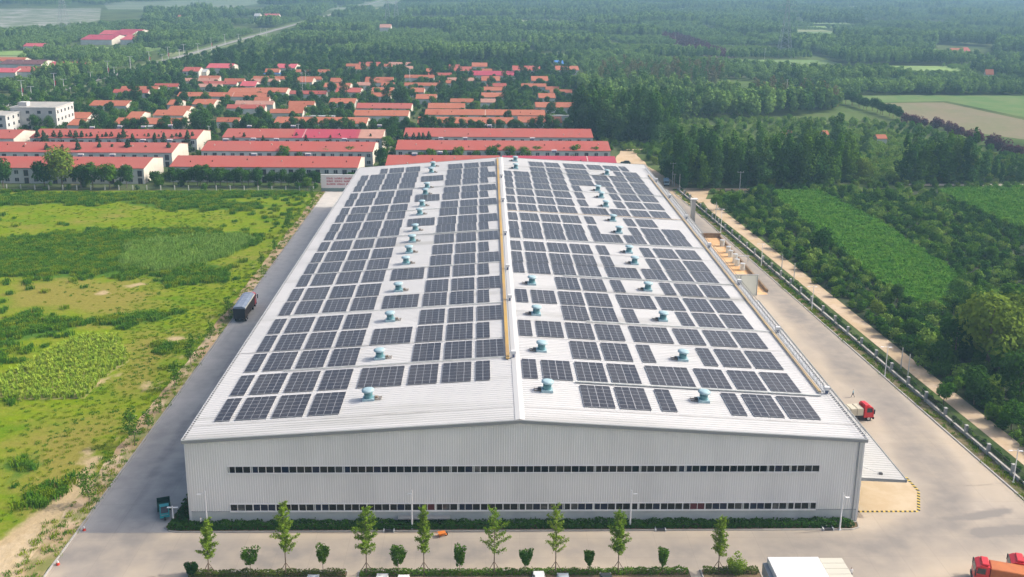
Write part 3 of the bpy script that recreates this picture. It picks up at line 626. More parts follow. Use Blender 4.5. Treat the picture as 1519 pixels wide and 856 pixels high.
def array(x, y, nm, left, lab, w_, zoff=.16):
    """nm modules side by side, front left corner at x, y"""
    th = -math.atan(RISE/-X0) if left else math.atan(RISE/X1)
    rz = math.atan(.068*(y-134)/214)
    lab_w = ' '.join(lab)
    key = (nm, left)
    if key not in _pt:
        e = empty('solar_array')
        for k in range(nm):
            p = link('panel', PM[w_], e, (k*(w_+.03), 0, 0)); 
            r = link('rail', RAIL, e, (k*(w_+.03), 0, 0))
        _pt[key] = e
    else:
        e = copy_tree(_pt[key])
    # a slope rising with x on the left, falling on the right
    e.rotation_euler = (0, th, rz); e.location = (x, y, rz_(x)+zoff)
    tag(e, 'dark solar array on the %s slope, %s' % ('meadow-side' if left else 'yard-side', lab_w), 'solar array', 'solar arrays on the warehouse roof')
W = 2.384; w2 = 2*W+.02; S = w2+.755; DX = -46.48
def adj(y0, x, xref): return y0+.068*(y0-134)/214*(x-xref)
def place(i, x, nm, left, col, w_):
    G = GL if left else GR; y = adj(G[i], x, -27 if left else 10)
    array(x, y, nm, left, ('%s row from front,' % ORD[i], '%s column from %s' % (ORD[col], 'ridge')), w_)
p1 = DX+W+.755
for i in range(21):
    if i < 20: place(i, DX, 1, True, 7, W)
    place(i, p1 if i < 20 else p1+W+.02, 2 if i < 20 else 1, True, 6, W)
    place(i, p1+S, 2, True, 5, W); place(i, p1+2*S, 2, True, 4, W)
    if i+1 in (2, 4, 6, 8, 13, 16, 19): place(i, -26.0, 3, True, 3, W)
    if i > 0:
        place(i, -17.83, 2, True, 2, W); place(i, -17.83+S, 2, True, 1, W)
        place(i, -17.83+2*S, 2 if (i+1) % 2 else 1, True, 0, W)
V = 2.44
for i in range(21):
    r = i+1
    if r in (2, 4, 6) or 8 <= r <= 19: place(i, 1.05, 1, False, 0, V); place(i, 4.35, 2, False, 1, V)
    place(i, 10.05, 2, False, 2, V); place(i, 15.65, 2, False, 3, V)
    trip = r in (2, 4, 6, 8, 11, 14, 18, 19, 20, 21)
    place(i, 22.15, 3 if trip else 1, False, 4, V)
    if r != 20: place(i, 30.6 if trip else 33.05, 2 if trip else 1, False, 5, V)
    if r == 20: place(i, 38.9, 1, False, 6, V)
    else: place(i, 36.45, 2, False, 6, V)
    if r != 13: place(i, 42.1, 1 if r == 21 else 2, False, 7, V)

# ------------------------------------------------------------------ roof fans
teal = mat('teal_paint', (.10, .23, .26), .5, [(.8, (.13, .30, .31), .6, .45, .65)]); tealp = mat('pale_blue_cowl', (.33, .47, .52), .5, [(.9, (.36, .53, .57), .6, .45, .65)])
tank = mat('rusty_bracket', (.22, .2, .18), .7, [(3, (.35, .25, .16), .6, .45, .6)])
def fan(left):
    e = empty('roof_fan')
    b = MB()
    for s in (-1, 1): b.box(-.95, .95, s*.62-.05, s*.62+.05, .05, .2, teal); b.box(s*.85-.05, s*.85+.05, -.66, .66, .2, .3, teal)
    b.box(-.92, .92, -.82, .82, .0, .4, tealp); b.build('base', e)
    d = MB(); d.lathe([(.78, .3), (.66, .48), (.66, 1.05), (.70, 1.08), (.52, 1.2), (.5, 1.5)], teal, 18); d.build('duct', e, True)
    c = MB(); c.lathe([(.55, 1.42), (.96, 1.46), (1.0, 1.56), (.97, 1.74), (.6, 1.86), (.1, 1.9)], tealp, 20); c.build('cowl', e, True)
    g = MB(); s = 1 if left else -1
    for yy in (-.45, .45):
        g.box(*sorted((s*.95, s*2.05)), yy-.05, yy+.05, .12, .22, tank)
    for xx in (1.05, 1.5, 1.95): g.box(*sorted((s*xx, s*(xx+.1))), -.5, .5, .22, .3, tank)
    g.box(*sorted((s*.95, s*1.45)), -.25, .25, .25, .55, darkm if not left else tank)
    g.build('motor_bracket', e); return e
FL = [144.6, 161.6, 180.9, 199.2, 219, 228.3, 238.3, 249, 266.6, 276.7, 292.1, 301.2, 325.2, 335.8]
FA = [144.6, 161.8, 182, 200.9, 220.6, 230, 248.8, 261.5, 278.5, 290.1, 299.6]
fl_, fr_ = fan(True), fan(False); used = set()
def put_fan(x, y, left, lab):
    pr = fl_ if left else fr_
    o = pr if id(pr) not in used else copy_tree(pr); used.add(id(pr))
    o.location = (x, y, rz_(x)+.02); o.rotation_euler = (0, (-1 if left else 1)*math.atan(RISE/50), 0); tag(o, lab, 'roof fan', 'teal roof fans')
for i, y in enumerate(FL): put_fan(-23.5, y, True, 'teal roof fan with pale cowl on the meadow-side slope, %s from the front' % ORD[i])
for i, y in enumerate(FA): put_fan(29.5, y, False, 'teal roof fan in the middle of the yard-side slope, %s from the front' % ORD[i])
put_fan(35.5, 326.7, False, 'teal roof fan alone near the far eave of the yard-side slope')
for i, (x, y) in enumerate(((4.6, 145.1), (4.6, 162.1), (4.6, 181), (4.6, 200.2), (4.7, 326.8), (4.9, 340.2))):
    put_fan(x, y, False, 'teal roof fan close beside the ridge cap, %s from the front' % ORD[i])
# ------------------------------------------------------------------ cable trays and boxes
gold = mat('gold_tray', (.56, .36, .10), .5, [(.5, (.45, .30, .12), .7, .42, .6, (1, .15, 1)), (.06, (.40, .27, .14), .8, .5, .6, (1, 1, 1))], metal=.2)
goldp = mat('pale_tray', (.62, .52, .40), .6); trayg = mat('grey_tray', (.56, .58, .56), .5, [(1., (.4, .42, .4), .6, .45, .6)])
def tray(a, b, wd, h, m, label, grp=None, dz=.25):
    a = Vector((a[0], a[1], rz_(a[0])+dz)); b = Vector((b[0], b[1], rz_(b[0])+dz)); d = (b-a); n = Vector((-d.y, d.x, 0)).normalized()*wd/2
    mb = MB(); vs = []
    for p in (a, b):
        for s in (-1, 1): vs += [p+n*s, p+n*s+Vector((0, 0, h))]
    mb.add(vs, [(1, 3, 7, 5), (0, 1, 5, 4), (2, 6, 7, 3), (0, 2, 3, 1), (4, 5, 7, 6)], m)
    k = int(d.length/3)
    for i in range(k+1):
        p = a+d*(i/max(k, 1)); mb.box(p.x-.04, p.x+.04, p.y-.04, p.y+.04, p.z-dz, p.z, m)
    return tag(mb.build('cable_tray'), label, 'cable tray', grp)
tray((-1.35, 157.4), (-1.25, 343), .62, .18, gold, 'long gold cable tray running beside the ridge cap')
tray((-.95, 160), (-.95, 343), .14, .1, steel, 'thin grey conduit between gold tray and ridge cap', dz=.3)
tray((50.25, 150.3), (50.25, 330), .42, .16, mat('tan_tray', (.50, .37, .20), .6, [(.06, (.44, .33, .22), .8, .45, .6)]), 'long gold cable tray along the yard-side eave beside the railing')
for k, (i, xa) in enumerate(((2, -39.5), (5, -44), (8, -44), (11, -44), (14, -44), (17, -40))):
    y0 = GL[i]-.62; tray((xa, adj(y0, xa, -27)), (-1.7, adj(y0, -1.7, -27)), .2, .12, trayg, 'grey cable tray crossing the meadow-side slope, %s from the front' % ORD[k], 'grey trays across the roof', .2)
for k, (i, xa) in enumerate(((1, 9.5), (4, 14.2), (7, 12), (10, 10), (13, 1), (16, 1), (19, 10))):
    y0 = GR[i]-.68; m = goldp if i == 13 else trayg
    tray((xa, adj(y0, xa, 10)), (50, adj(y0, 50, 10)), .34 if i in (1, 4) else .22, .14, m, ('tan' if i == 13 else 'grey')+' cable tray crossing the yard-side slope, %s from the front' % ORD[k], 'grey trays across the roof', .2)
def inv_box():
    e = empty('inverter'); b = MB(); b.bbox(-.45, .45, -.35, .35, .75, 1.35, whitep, .05); b.build('hood', e)
    c = MB(); c.box(-.2, .2, -.2, .2, .12, .75, mat('inverter_blue', (.10, .13, .22), .5)); c.build('cabinet', e)
    d = MB()
    for sx in (-1, 1):
        for sy in (-1, 1): d.tube((sx*.35, sy*.25, 0), (sx*.35, sy*.25, .75), .03, steel, n=4)
    d.build('stand', e); return e
iv = inv_box(); first = True
def put_inv(x, y, lab):
    global first
    o = iv if first else copy_tree(iv); first = False; o.location = (x, y, rz_(min(x, 52))+.02); tag(o, lab, 'inverter box', 'white hooded inverter boxes')
for i, y in enumerate((158.3, 188.4, 209.5, 239, 276, 310)): put_inv(-.35, y, 'white hooded inverter box on the ridge cap, %s from the front' % ORD[i])
for i, (px, py) in enumerate(((1222, 582), (1149, 492), (1094, 421), (1051, 366), (1017, 324), (991, 293), (973, 269))):
    q = at(px, py, 14.3); put_inv(51.3, q.y, 'white hooded inverter box on the eave walkway, %s from the front' % ORD[i])
# ================================================================== street furniture
lampw = mat('lamp_white', (.82, .82, .82), .4)
def lamp(name, p, h, arms, label, group=None, r=.11, rz=0., m=None):
    m = m or lampw
    e = empty(name, p, rz, label, 'lamp post', group)
    b = MB(); b.tube((0, 0, 0), (0, 0, h), r*1.3, m, r*.8, 8); b.box(-.18, .18, -.18, .18, 0, .12, m); b.build('pole', e)
    for k, (dx, up) in enumerate(arms):
        a = MB(); a.tube((0, 0, h-.25), (dx, 0, h+up-.25), r*.5, m, r*.4, 5); a.build('arm', e)
        hd = MB(); s = 1 if dx > 0 else -1; x0, x1 = sorted((dx-s*.1, dx+s*.55)); hd.bbox(x0, x1, -.14, .14, h+up-.32, h+up-.2, m, .03); hd.build('lamp_head', e)
    return e
g_ = 'white lamps in the planter along the front wall'
lamp('street_lamp', at(308, 785), 6.3, [(-.7, -.25)], 'tall white lamp near the shaded corner of the warehouse', g_)
lamp('street_lamp', at(257.5, 776), 2.9, [(-.25, .0), (.25, 0)], 'short white lamp at the rounded planter corner by the teal tricycle', g_)
lamp('street_lamp', at(611.5, 785), 6.5, [(-.1, -.35)], 'tall white lamp before the front wall near the orange barrow', g_)
lamp('street_lamp', at(934.5, 783), 6.3, [(.35, -.35)], 'tall white lamp before the front wall behind the seventh tree', g_)
lamp('street_lamp', at(1245.5, 786), 6.2, [(.45, -.5)], 'tall white lamp by the yard-side corner of the front wall', g_)
cg = mat('concrete_pole', (.46, .46, .44), .85)
YL = [((1069, 345), 309), ((1129, 395), 361), ((1204, 461), 424), ((1312.5, 558), 513), ((1503, 716), 667)]
def hgt(b, ty):
    q = at(*b)
    for k in range(4, 400):
        h = k*.1; d = np.array([q.x, q.y, h])-C0; y = CY-F_PX*(d@UP)/(d@FW)
        if y <= ty: return h
    return 20
for i, (b, ty) in enumerate(YL):
    lamp('street_lamp', at(*b), hgt(b, ty), [(-1.0, .0), (.3, -.1)], 'pale two-armed lamp in the strip along the yard fence, %s from the far end' % ORD[i], 'lamps along the yard fence', .08)
for i, (b, ty) in enumerate([((1061, 331), 300), ((1159, 404), 378), ((1177, 420), 391), ((1336, 548), 516), ((1346, 563), 526), ((1007.5, 283), 257), ((1024, 305), 287)]):
    mb = MB(); h = hgt(b, ty); mb.tube((0, 0, 0), (0, 0, h), .14, cg, .09, 7)
    o = mb.build('concrete_post', loc=at(*b)); tag(o, 'bare grey concrete post behind the yard fence, %s listed from the %s end' % (ORD[[1, 2, 3, 1, 0, 0, 0][i]], 'near' if 3 <= i <= 4 else 'far') if i < 5 else ('bare concrete post beside the parked blue truck' if i == 5 else 'short bare post by the far end of the yard fence'), 'post', 'concrete posts behind the fence')
def upole(b, ty, cross, label, kind='utility_pole', m=None):
    h = hgt(b, ty); e = empty(kind, at(*b), 0, label, 'utility pole'); q = MB(); q.tube((0, 0, 0), (0, 0, h), .17, m or cg, .1, 7); q.build('pole', e)
    for k in cross:
        c = MB(); c.box(-k[0], k[0], -.06, .06, h-k[1], h-k[1]+.12, m or cg)
        for s in (-1, 0, 1): c.tube((s*k[0]*.85, 0, h-k[1]+.12), (s*k[0]*.85, 0, h-k[1]+.42), .05, lampw, n=5)
        c.build('crossarm', e)
    return e
upole((1097, 283), 254, [(1.3, .5)], 'concrete utility pole with crossarm at the dirt path junction')
e = upole((997, 277), 242, [(1.2, .3)], 'utility pole with crossarm near the parked blue truck')
upole((1000, 277), 258, [(.5, .4)], 'short transformer pole beside the far end of the fence')
for k, x in enumerate((1057, 1060.5)): upole((x, 270), 229, [(1.6, .6), (1.2, 2.4), (1.2, 5.)], ('thin' if k else 'paler')+' pylon pole of the pair among the tall poplars')
for i, (b, ty, lb) in enumerate([((1122, 262), 253, ''), ((977, 200), 175, 'thin pole standing in the orchard beyond the poplars'), ((311, 207), 187, 'pole beside the gable of the village row houses'), ((443, 205), 184, 'pole before the crimson village roof'), ((729, 205), 187, 'white pole on the long village roof row'), ((454, 135), 105, 'tall pole in the village street, first of two'), ((449, 135), 107, 'tall pole in the village street, second of two'), ((608, 127), 104, 'thin pole among the far village trees'), ((1134, 88), 72, 'far pole by the green clearing'), ((981, 29), 18, 'farthest pole above the plum orchard'), ((1165, 160), 118, 'faint pole rising from the reddish wood')]):
    if lb: upole(b, ty, [(.8, .3)], lb, m=lampw)
# drain inlets in the kerb
for (px, py, lb) in ((577, 788.5, 'white framed drain inlet in the kerb near the second ginkgo'), (981, 791, 'white framed drain inlet in the kerb behind the last round shrub'), (1232, 792, 'white framed drain inlet in the kerb by the last lamp')):
    q = at(px, py); e = empty('drain_inlet', (q.x, 132.15, .0), 0, lb, 'drain'); b = MB()
    for s in (-1, 1): b.box(s*.75-.08, s*.75+.08, -.4, .75, .01, .3, whitep)
    b.box(-.67, .67, .6, .75, .01, .3, whitep); b.build('frame', e); b = MB(); b.box(-.67, .67, -.38, .6, .175, .2, darkm); b.build('grate', e)
for k, (px, py) in enumerate(((125, 787), (86, 838))):
    e = empty('bollard', at(px, py), 0, ('small red-and-white bollard at the road edge %s' % ('by the end of the kerb' if k == 0 else 'nearer the bare soil')), 'bollard', 'bollards at the road edge'); b = MB(); b.lathe([(.26, 0), (.2, .3), (.16, .38)], mat('red_paint', (.55, .05, .03), .5), 10); b.build('base', e); b = MB(); b.lathe([(.15, .38), (.12, .62), (.03, .7)], whitep, 10); b.build('top', e)
# wheelbarrow
org = mat('orange_paint', (.68, .20, .03), .5, [(2, (.4, .14, .05), .6, .48, .65)]); rub = mat('rubber', (.02, .02, .02), .85)
e = empty('wheelbarrow', (*atxy(655, 796), 0), .3, 'orange wheelbarrow standing on the road by the kerb', 'wheelbarrow'); e.scale = (.72, .85, .85)
b = MB(); b.ring([[(-.45, -.3, .4), (.5, -.3, .35), (.5, .3, .35), (-.45, .3, .4)], [(-.75, -.5, .85), (.85, -.5, .8), (.85, .5, .8), (-.75, .5, .85)]], org); b.build('tray', e)
b = MB(); b.wheel((1.0, 0, .35), .35, .14, rub, 'y', 16, org); b.build('wheel', e)
b = MB(); 
for s in (-1, 1): b.tube((1.0, s*.12, .35), (-1.4, s*.4, .75), .04, org, n=5); b.tube((-.5, s*.33, .5), (-.6, s*.36, 0), .035, org, n=5)
b.build('handles', e)

# yard fence: low wall, pillars, iron pickets
pillm = mat('grey_pillar', (.33, .35, .36), .8, [(1.5, (.24, .25, .26), .6, .45, .65)])
yy = [97+7.35*i for i in range(38)]
def fx(y): return curbx(y)+2.65
fe = empty('yard_fence', (fx(230), 230, 0), 0, 'iron fence with low white-topped wall and grey pillars along the yard', 'fence')
def under(o, e): o.parent = e; o.matrix_parent_inverse = Matrix.Translation(-Vector(e.location)); return o
lw = MB(); lw.add([(fx(92)-.12, 92, 0), (fx(372)-.12, 372, 0), (fx(372)+.12, 372, 0), (fx(92)+.12, 92, 0), (fx(92)-.12, 92, .6), (fx(372)-.12, 372, .6), (fx(372)+.12, 372, .6), (fx(92)+.12, 92, .6)], [(0, 4, 5, 1), (2, 6, 7, 3), (0, 3, 7, 4), (1, 5, 6, 2)], pillm)
lw.add([(fx(92)-.2, 92, .6), (fx(372)-.2, 372, .6), (fx(372)+.2, 372, .6), (fx(92)+.2, 92, .6), (fx(92)-.2, 92, .7), (fx(372)-.2, 372, .7), (fx(372)+.2, 372, .7), (fx(92)+.2, 92, .7)], [(0, 4, 5, 1), (2, 6, 7, 3), (4, 7, 6, 5), (0, 3, 7, 4), (1, 5, 6, 2)], mat('coping', (.50, .48, .44), .7)); under(lw.build('wall'), fe)
for y in yy:
    b = MB(); b.box(fx(y)-.25, fx(y)+.25, y-.25, y+.25, 0, 2.0, pillm); b.bbox(fx(y)-.31, fx(y)+.31, y-.31, y+.31, 2.0, 2.15, mat('pillar_cap', (.40, .40, .38), .7), .05); under(b.build('pillar'), fe)
b = MB()
for z in (1.0, 2.0): b.tube((fx(92), 92, z), (fx(372), 372, z), .03, darkm, n=4)
y = 100.
while y < 372: b.box(fx(y)-.014, fx(y)+.014, y-.014, y+.014, .7, 2.1, darkm); y += .24 if y < 190 else .5
under(b.build('pickets'), fe)

# back fence of the meadow: white posts and rails
bf = empty('field_fence', (-128, 366.6, 0), 0, 'low fence of white concrete posts at the far side of the meadow', 'fence')
for i in range(24):
    x = -190+5.2*i; b = MB(); b.box(x-.14, x+.14, 366.45, 366.75, 0, 1.9, mat('post_white', (.62, .62, .59), .8)); under(b.build('post'), bf)
b = MB()
for z in (.5, 1.1, 1.6): b.tube((-190, 366.6, z), (-70, 366.6, z), .025, steel, n=4)
under(b.build('wires'), bf)
# notice wall with three lines of red writing at the head of the side road
bw = empty('notice_wall', (-59.5, 366.6, 0), 0, 'pale tiled wall with three lines of red writing at the head of the side road', 'notice wall')
x0, _ = atxy(476.5, 284); b = MB(); b.box(x0, -49.0, 366.3, 366.8, 1.3, 6.2, mat('pale_tiles', (.78, .72, .71), .6, [(.8, (.72, .67, .67), .5, .45, .65)])); b.box(x0-.1, -48.9, 366.2, 366.9, 6.2, 6.4, whitep); under(b.build('panel'), bw)
b = MB(); b.box(x0, -49.0, 366.25, 366.85, 0, 1.3, mat('green_base', (.20, .27, .25), .7)); under(b.build('base'), bw)
redw = mat('red_lettering', (.45, .05, .06), .5); r2 = random.Random(5)
b = MB()
for ln, (z, n1) in enumerate(((5.0, 21), (3.9, 21), (2.8, 20))):
    x = x0+2.3
    for k in range(n1):
        if (ln < 2 and k in (6, 13)) or (ln == 2 and k in (8, 15)): x += .5
        # a character of strokes: horizontals, verticals and a slant
        for j in range(r2.randint(2, 3)): zz = z-.28+.28*j; b.box(x-.17+r2.uniform(0, .08), x+.17, 366.27, 366.297, zz-.06, zz+.06, redw)
        for j in range(r2.randint(1, 2)): xx = x-.12+.2*j; b.box(xx-.05, xx+.05, 366.262, 366.269, z-.3, z+.3, redw)
        x += .42
under(b.build('lettering'), bw)
# works pit with drums
pit = mat('orange_soil', (.60, .36, .17), .95, [(.25, (.66, .47, .28), .8, .45, .6), (.8, (.46, .27, .13), .6, .5, .68)], bump=(1.2, .5, .15))
sheet('works_pit', [(53, 244.2), (68.6, 244.2), (69.0, 301), (53, 301)], .03, pit)
b = MB(); bm_ = mat('brown_boards', (.22, .15, .09), .9, [(1, (.32, .23, .14), .6, .45, .6)])
b.box(53, 69.2, 301, 301.3, 0, 1.5, bm_); b.box(68.8, 69.2, 246, 301, 0, .8, bm_); tag(b.build('hoarding'), 'low brown board hoarding round the orange soil pit', 'hoarding')
drm = mat('drum_pale', (.56, .57, .54), .5, [(1.4, (.4, .38, .33), .6, .48, .65)])
for k, (px, py) in enumerate(((1071, 365), (1080, 375), (1083.5, 381), (1090, 390), (1093, 394), (1101, 400.5))):
    e = empty('drum', (*atxy(px, py), 0), 0, 'pale metal drum in the orange soil pit, %s from the far end' % ORD[k], 'drum', 'drums in the soil pit'); c = MB(); h = 1.9 if k != 3 else 2.6
    c.lathe([(.72, 0), (.75, .1), (.72, .14), (.72, h*.5), (.75, h*.52), (.72, h*.55), (.72, h), (.6, h+.05), (.58, h-.02)], drm, 16); c.build('shell', e)
    c = MB(); c.lathe([(.73, h*.98), (.76, h*1.0), (.76, h*1.04), (.6, h*1.07)], steel, 16); c.build('rim', e)
bb = MB(); q = at(1094, 388); bb.box(q.x-.3, q.x+3.3, q.y-.2, q.y+.2, 1.6, 1.75, steel); bb.box(q.x+2.9, q.x+3.1, q.y-.1, q.y+.1, 0, 1.6, steel); bb.box(q.x-.3, q.x-.1, q.y-.1, q.y+.1, 0, 1.6, steel); tag(bb.build('pipe_rack'), 'grey pipe rack standing among the drums', 'rack')
# chimney stack
q = at(1026.5, 326, 4.0); e = empty('chimney_stack', (61.6, q.y, 0), 0, 'square grey chimney stack with pale cap between canopy and yard', 'chimney')
b = MB(); b.box(-.65, .65, -.65, .65, 0, 10.6, mat('stack_grey', (.33, .34, .34), .7, [(.6, (.26, .27, .27), .6, .45, .6, (1, 1, .3))])); b.build('stack', e); b = MB(); b.bbox(-.9, 1.3, -.9, .9, 10.75, 11.05, whitep, .08); b.box(-.5, .5, -.5, .5, 10.6, 10.75, greyt); b.build('cap', e)

# ================================================================== vehicles
glassv = mat('vehicle_glass', (.02, .025, .03), .1, spec=.7); redp = mat('red_lorry_paint', (.62, .02, .03), .35, spec=.5); chas = mat('chassis', (.035, .035, .04), .7)
orgp = mat('orange_cargo', (.50, .16, .05), .6, [(.6, (.40, .12, .05), .7, .45, .65)]); tarp = mat('grey_tarpaulin', (.20, .24, .32), .55, [(.8, (.27, .31, .38), .6, .45, .62)], bump=(1.2, .6, .1), coord='obj')
lightm = mat('headlight', (.8, .8, .75), .2)
def cab(e, w_, y0, ln, h, m, z0=.75):
    """cab whose front looks towards +y"""
    b = MB(); X = w_/2
    prof = [(y0, z0), (y0, h), (y0+ln*.62, h+.06), (y0+ln*.9, h-.25), (y0+ln, h*.58), (y0+ln, z0)]
    b.ring([[(-X, y, z) for y, z in prof], [(-X-.0, y, z) for y, z in prof], [(X, y, z) for y, z in prof]], m)
    b.bbox(-X*.85, X*.85, y0+.1, y0+ln*.55, h+.02, h+.32, m, .12); b.build('cab', e)
    g = MB(); a = prof[3]; c = prof[4]; off = .02
    g.add([(-X*.9, a[0]+off+.02, a[1]-.04), (X*.9, a[0]+off+.02, a[1]-.04), (X*.9, c[0]+off, c[1]+.05), (-X*.9, c[0]+off, c[1]+.05)], [(0, 1, 2, 3)], glassv); g.build('windshield', e)
    for s in (-1, 1):
        g = MB(); g.add([(s*(X+.012), y0+ln*.25, h*.6), (s*(X+.012), y0+ln*.85, h*.6), (s*(X+.012), y0+ln*.78, h-.3), (s*(X+.012), y0+ln*.25, h-.25)], [(0, 1, 2, 3)], glassv); g.build('side_window', e)
        g = MB(); g.tube((s*X, y0+ln*.9, h*.75), (s*(X+.35), y0+ln*.98, h*.78), .03, chas, n=4); g.box(*sorted((s*(X+.25), s*(X+.45))), y0+ln*.9, y0+ln*.98, h*.55, h*.85, chas); g.build('mirror', e)
        g = MB(); g.box(*sorted((s*X*.55, s*X*.9)), y0+ln, y0+ln+.04, z0+.1, z0+.32, lightm); g.build('headlight', e)
    g = MB(); g.box(-X, X, y0+ln-.1, y0+ln+.15, .35, z0, chas); g.build('bumper', e)
def truck(name, loc, rz, label, cargo, L_=9.0, w_=2.5, cabm=None, axles=3, hc=2.9, deck=1.15, ch=2.5):
    e = empty(name, loc, rz, label, 'lorry'); cabm = cabm or redp
    fr = MB(); fr.box(-.45, .45, 0, L_+1.0, .65, .95, chas); fr.build('chassis', e)
    cab(e, w_, L_+.15, 1.9, hc, cabm)
    ys = [1.3, 2.7] if axles >= 3 else [1.8]
    if axles >= 4: ys += [L_-1.2]
    for y in ys+[L_+1.1]:
        for s in (-1, 1): q = MB(); q.wheel((s*(w_/2-.2), y, .5), .5, .34, rub, 'x', 16, steel); q.build('wheel', e)
    cargo(e, L_, w_, deck, ch); return e
def c_tarp(e, L_, w_, dk, ch):
    X = w_/2; body = mat('rusty_boards', (.13, .085, .065), .75, [(1.5, (.09, .07, .055), .8, .45, .6)], coord='obj'); b = MB(); b.box(-X, X, 0, L_, dk-.15, dk+ch*.92, body)
    for i in range(12): y = .2+i*(L_-.4)/11; b.box(-X-.05, X+.05, y-.05, y+.05, dk, dk+ch*.9, chas)
    b.build('cargo_body', e)
    t = MB(); n = 10
    t.ring([[(-X-.06, y, dk+ch*.86), (-X-.04, y, dk+ch*.95), (-X*.5, y, dk+ch+.12+.05*math.sin(y*3)), (X*.5, y, dk+ch+.14+.05*math.cos(y*2.3)), (X+.04, y, dk+ch*.95), (X+.06, y, dk+ch*.86)] for y in [-.05+(L_+.1)*i/n for i in range(n+1)]], tarp); t.build('tarpaulin', e)
    t = MB(); t.box(X+.07, X+.11, 0, L_, dk+ch*.80, dk+ch*.93, mat('pale_hem', (.6, .58, .5), .7)); t.build('tarpaulin_hem', e)
    t = MB(); t.box(-X+.02, X-.02, -.08, -.02, dk-.1, dk+ch*.85, mat('dark_tailgate', (.035, .035, .04), .7)); t.build('tailgate', e)
def c_flat(e, L_, w_, dk, ch):
    X = w_/2; b = MB(); b.box(-X, X, 0, L_, dk-.15, dk, chas); b.build('deck', e); b = MB(); cr = mat('cream_cargo', (.56, .52, .41), .7, [(1, (.58, .54, .42), .6, .45, .6)])
    for i in range(5): b.bbox(-X+.04, X-.04, .05+i*L_/5, (i+1)*L_/5-.05, dk+.01, dk+1.5, cr, .06)
    b.build('load', e)
def c_side(m):
    def f(e, L_, w_, dk, ch):
        X = w_/2; b = MB(); b.bbox(-X, X, 0, L_, dk-.1, dk+ch, m, .06); 
        for i in range(9): y = .3+i*(L_-.6)/8; b.box(-X-.04, X+.04, y-.04, y+.04, dk, dk+ch-.1, m)
        b.build('cargo_body', e); b = MB(); b.box(-X+.1, X-.1, .1, L_-.1, dk+ch, dk+ch+.03, m); b.build('cover', e)
    return f
truck('tarpaulin_truck', (-63.3, 222.2, .0), .02, 'red lorry with rusty sides and grey tarpaulin on the shaded side road', c_tarp, 10.8, 2.75, axles=4, hc=3.4, ch=2.75)
q = at(1284, 628); truck('flatbed_truck', (59.2, q.y+1.2, 0), -1.45, 'red-cabbed lorry with cream load half under the yard canopy', c_flat, 6.5, 2.4, axles=3, hc=2.9)
truck('cargo_truck', (71.6, 116.2, 0), 1.22, 'red lorry with orange cargo box nearest the bottom corner of the yard', c_side(orgp), 7.5, 2.5, axles=3, hc=2.9, ch=1.6)
truck('cargo_truck', (76.9, 117.0, 0), 1.22, 'second red lorry with grey cargo box behind the orange one', c_side(mat('slate_cargo', (.14, .17, .22), .6)), 7.5, 2.5, axles=3, hc=2.9, ch=1.6)
# white box lorry by the front road
def c_white(e, L_, w_, dk, ch):
    X = w_/2; b = MB(); n = 8
    for i in range(4): b.bbox(-X+i*w_/4+.01, -X+(i+1)*w_/4-.01, 0, L_*.68, dk-.2, dk+ch, whitep, .04)
    b.box(-X, X, .02, L_*.68-.02, dk-.2, dk+ch-.06, whitep); b.build('cargo_box', e)
    b = MB(); cm = mat('cream_sheet', (.56, .54, .46), .6)
    for i in range(4): b.bbox(-X+.02+i*w_/4, -X+(i+1)*w_/4-.03, L_*.69, L_, dk-.2, dk+ch-.18, cm, .04)
    b.box(-X+.03, X-.05, L_*.69+.02, L_-.02, dk-.2, dk+ch-.26, greyt); b.build('rear_box', e)
    b = MB(); b.box(-X+.05, X-.05, -.6, -.02, 1.5, 3.2, greyt); b.build('cooler', e)
e = empty('box_trailer', (33.5, 116.3, 0), -math.pi/2, 'long white box trailer with panelled roof beside the front road', 'trailer')
b = MB(); b.box(-.6, .6, 0, 10.2, .7, .95, chas); b.build('chassis', e)
for y in (1.2, 2.6, 9.0):
    for s in (-1, 1): q = MB(); q.wheel((s*2.1, y, .5), .5, .34, rub, 'x', 16, steel); q.build('wheel', e)
c_white(e, 10.3, 5.0, 1.15, 2.9)
# cars of the car park, seen over the hedge, and two parked at the far end
def car(loc, rz, label, m, van=False):
    e = empty('parked_car', loc, rz, label, 'car', 'cars in the car park'); b = MB(); hb = .95; X = .88
    prof = [(-2.2, .35, .55), (-2.15, .8, .8), (-1.5, .92, .95), (1.2, .95, .95), (2.1, .78, .85), (2.25, .4, .6)]
    rings = []
    for y, z, k in prof: rings.append([(-X*k-.02, y, .28), (-X*min(1, k+.08), y, z*.6), (-X*k*.92, y, z), (X*k*.92, y, z), (X*min(1, k+.08), y, z*.6), (X*k+.02, y, .28)])
    b.ring(rings, m); b.build('body', e)
    ht = 1.75 if van else 1.45
    c = MB(); c.ring([[(-.78, -1.75, .9), (.78, -1.75, .9), (.78, 1.05, .93), (-.78, 1.05, .93)], [(-.62, -1.15, ht-.06), (.62, -1.15, ht-.06), (.62, .35, ht-.06), (-.62, .35, ht-.06)]], glassv); c.build('glasshouse', e)
    c = MB(); c.ring([[(-.66, -1.2, ht-.07), (.66, -1.2, ht-.07), (.66, .4, ht-.07), (-.66, .4, ht-.07)], [(-.55, -1.05, ht), (.55, -1.05, ht), (.55, .25, ht), (-.55, .25, ht)]], m); c.build('roof', e)
    for sx in (-1, 1):
        for y in (-1.35, 1.35): q = MB(); q.wheel((sx*.8, y, .32), .32, .2, rub, 'x', 14, steel); q.build('wheel', e)
        q = MB(); q.box(*sorted((sx*.5, sx*.8)), 2.16, 2.24, .55, .7, lightm); q.build('headlight', e)
    return e
cs = mat('car_silver', (.55, .6, .66), .3, metal=.3); cw_ = mat('car_white', (.8, .8, .8), .3); cb = mat('car_dark', (.04, .045, .05), .3)
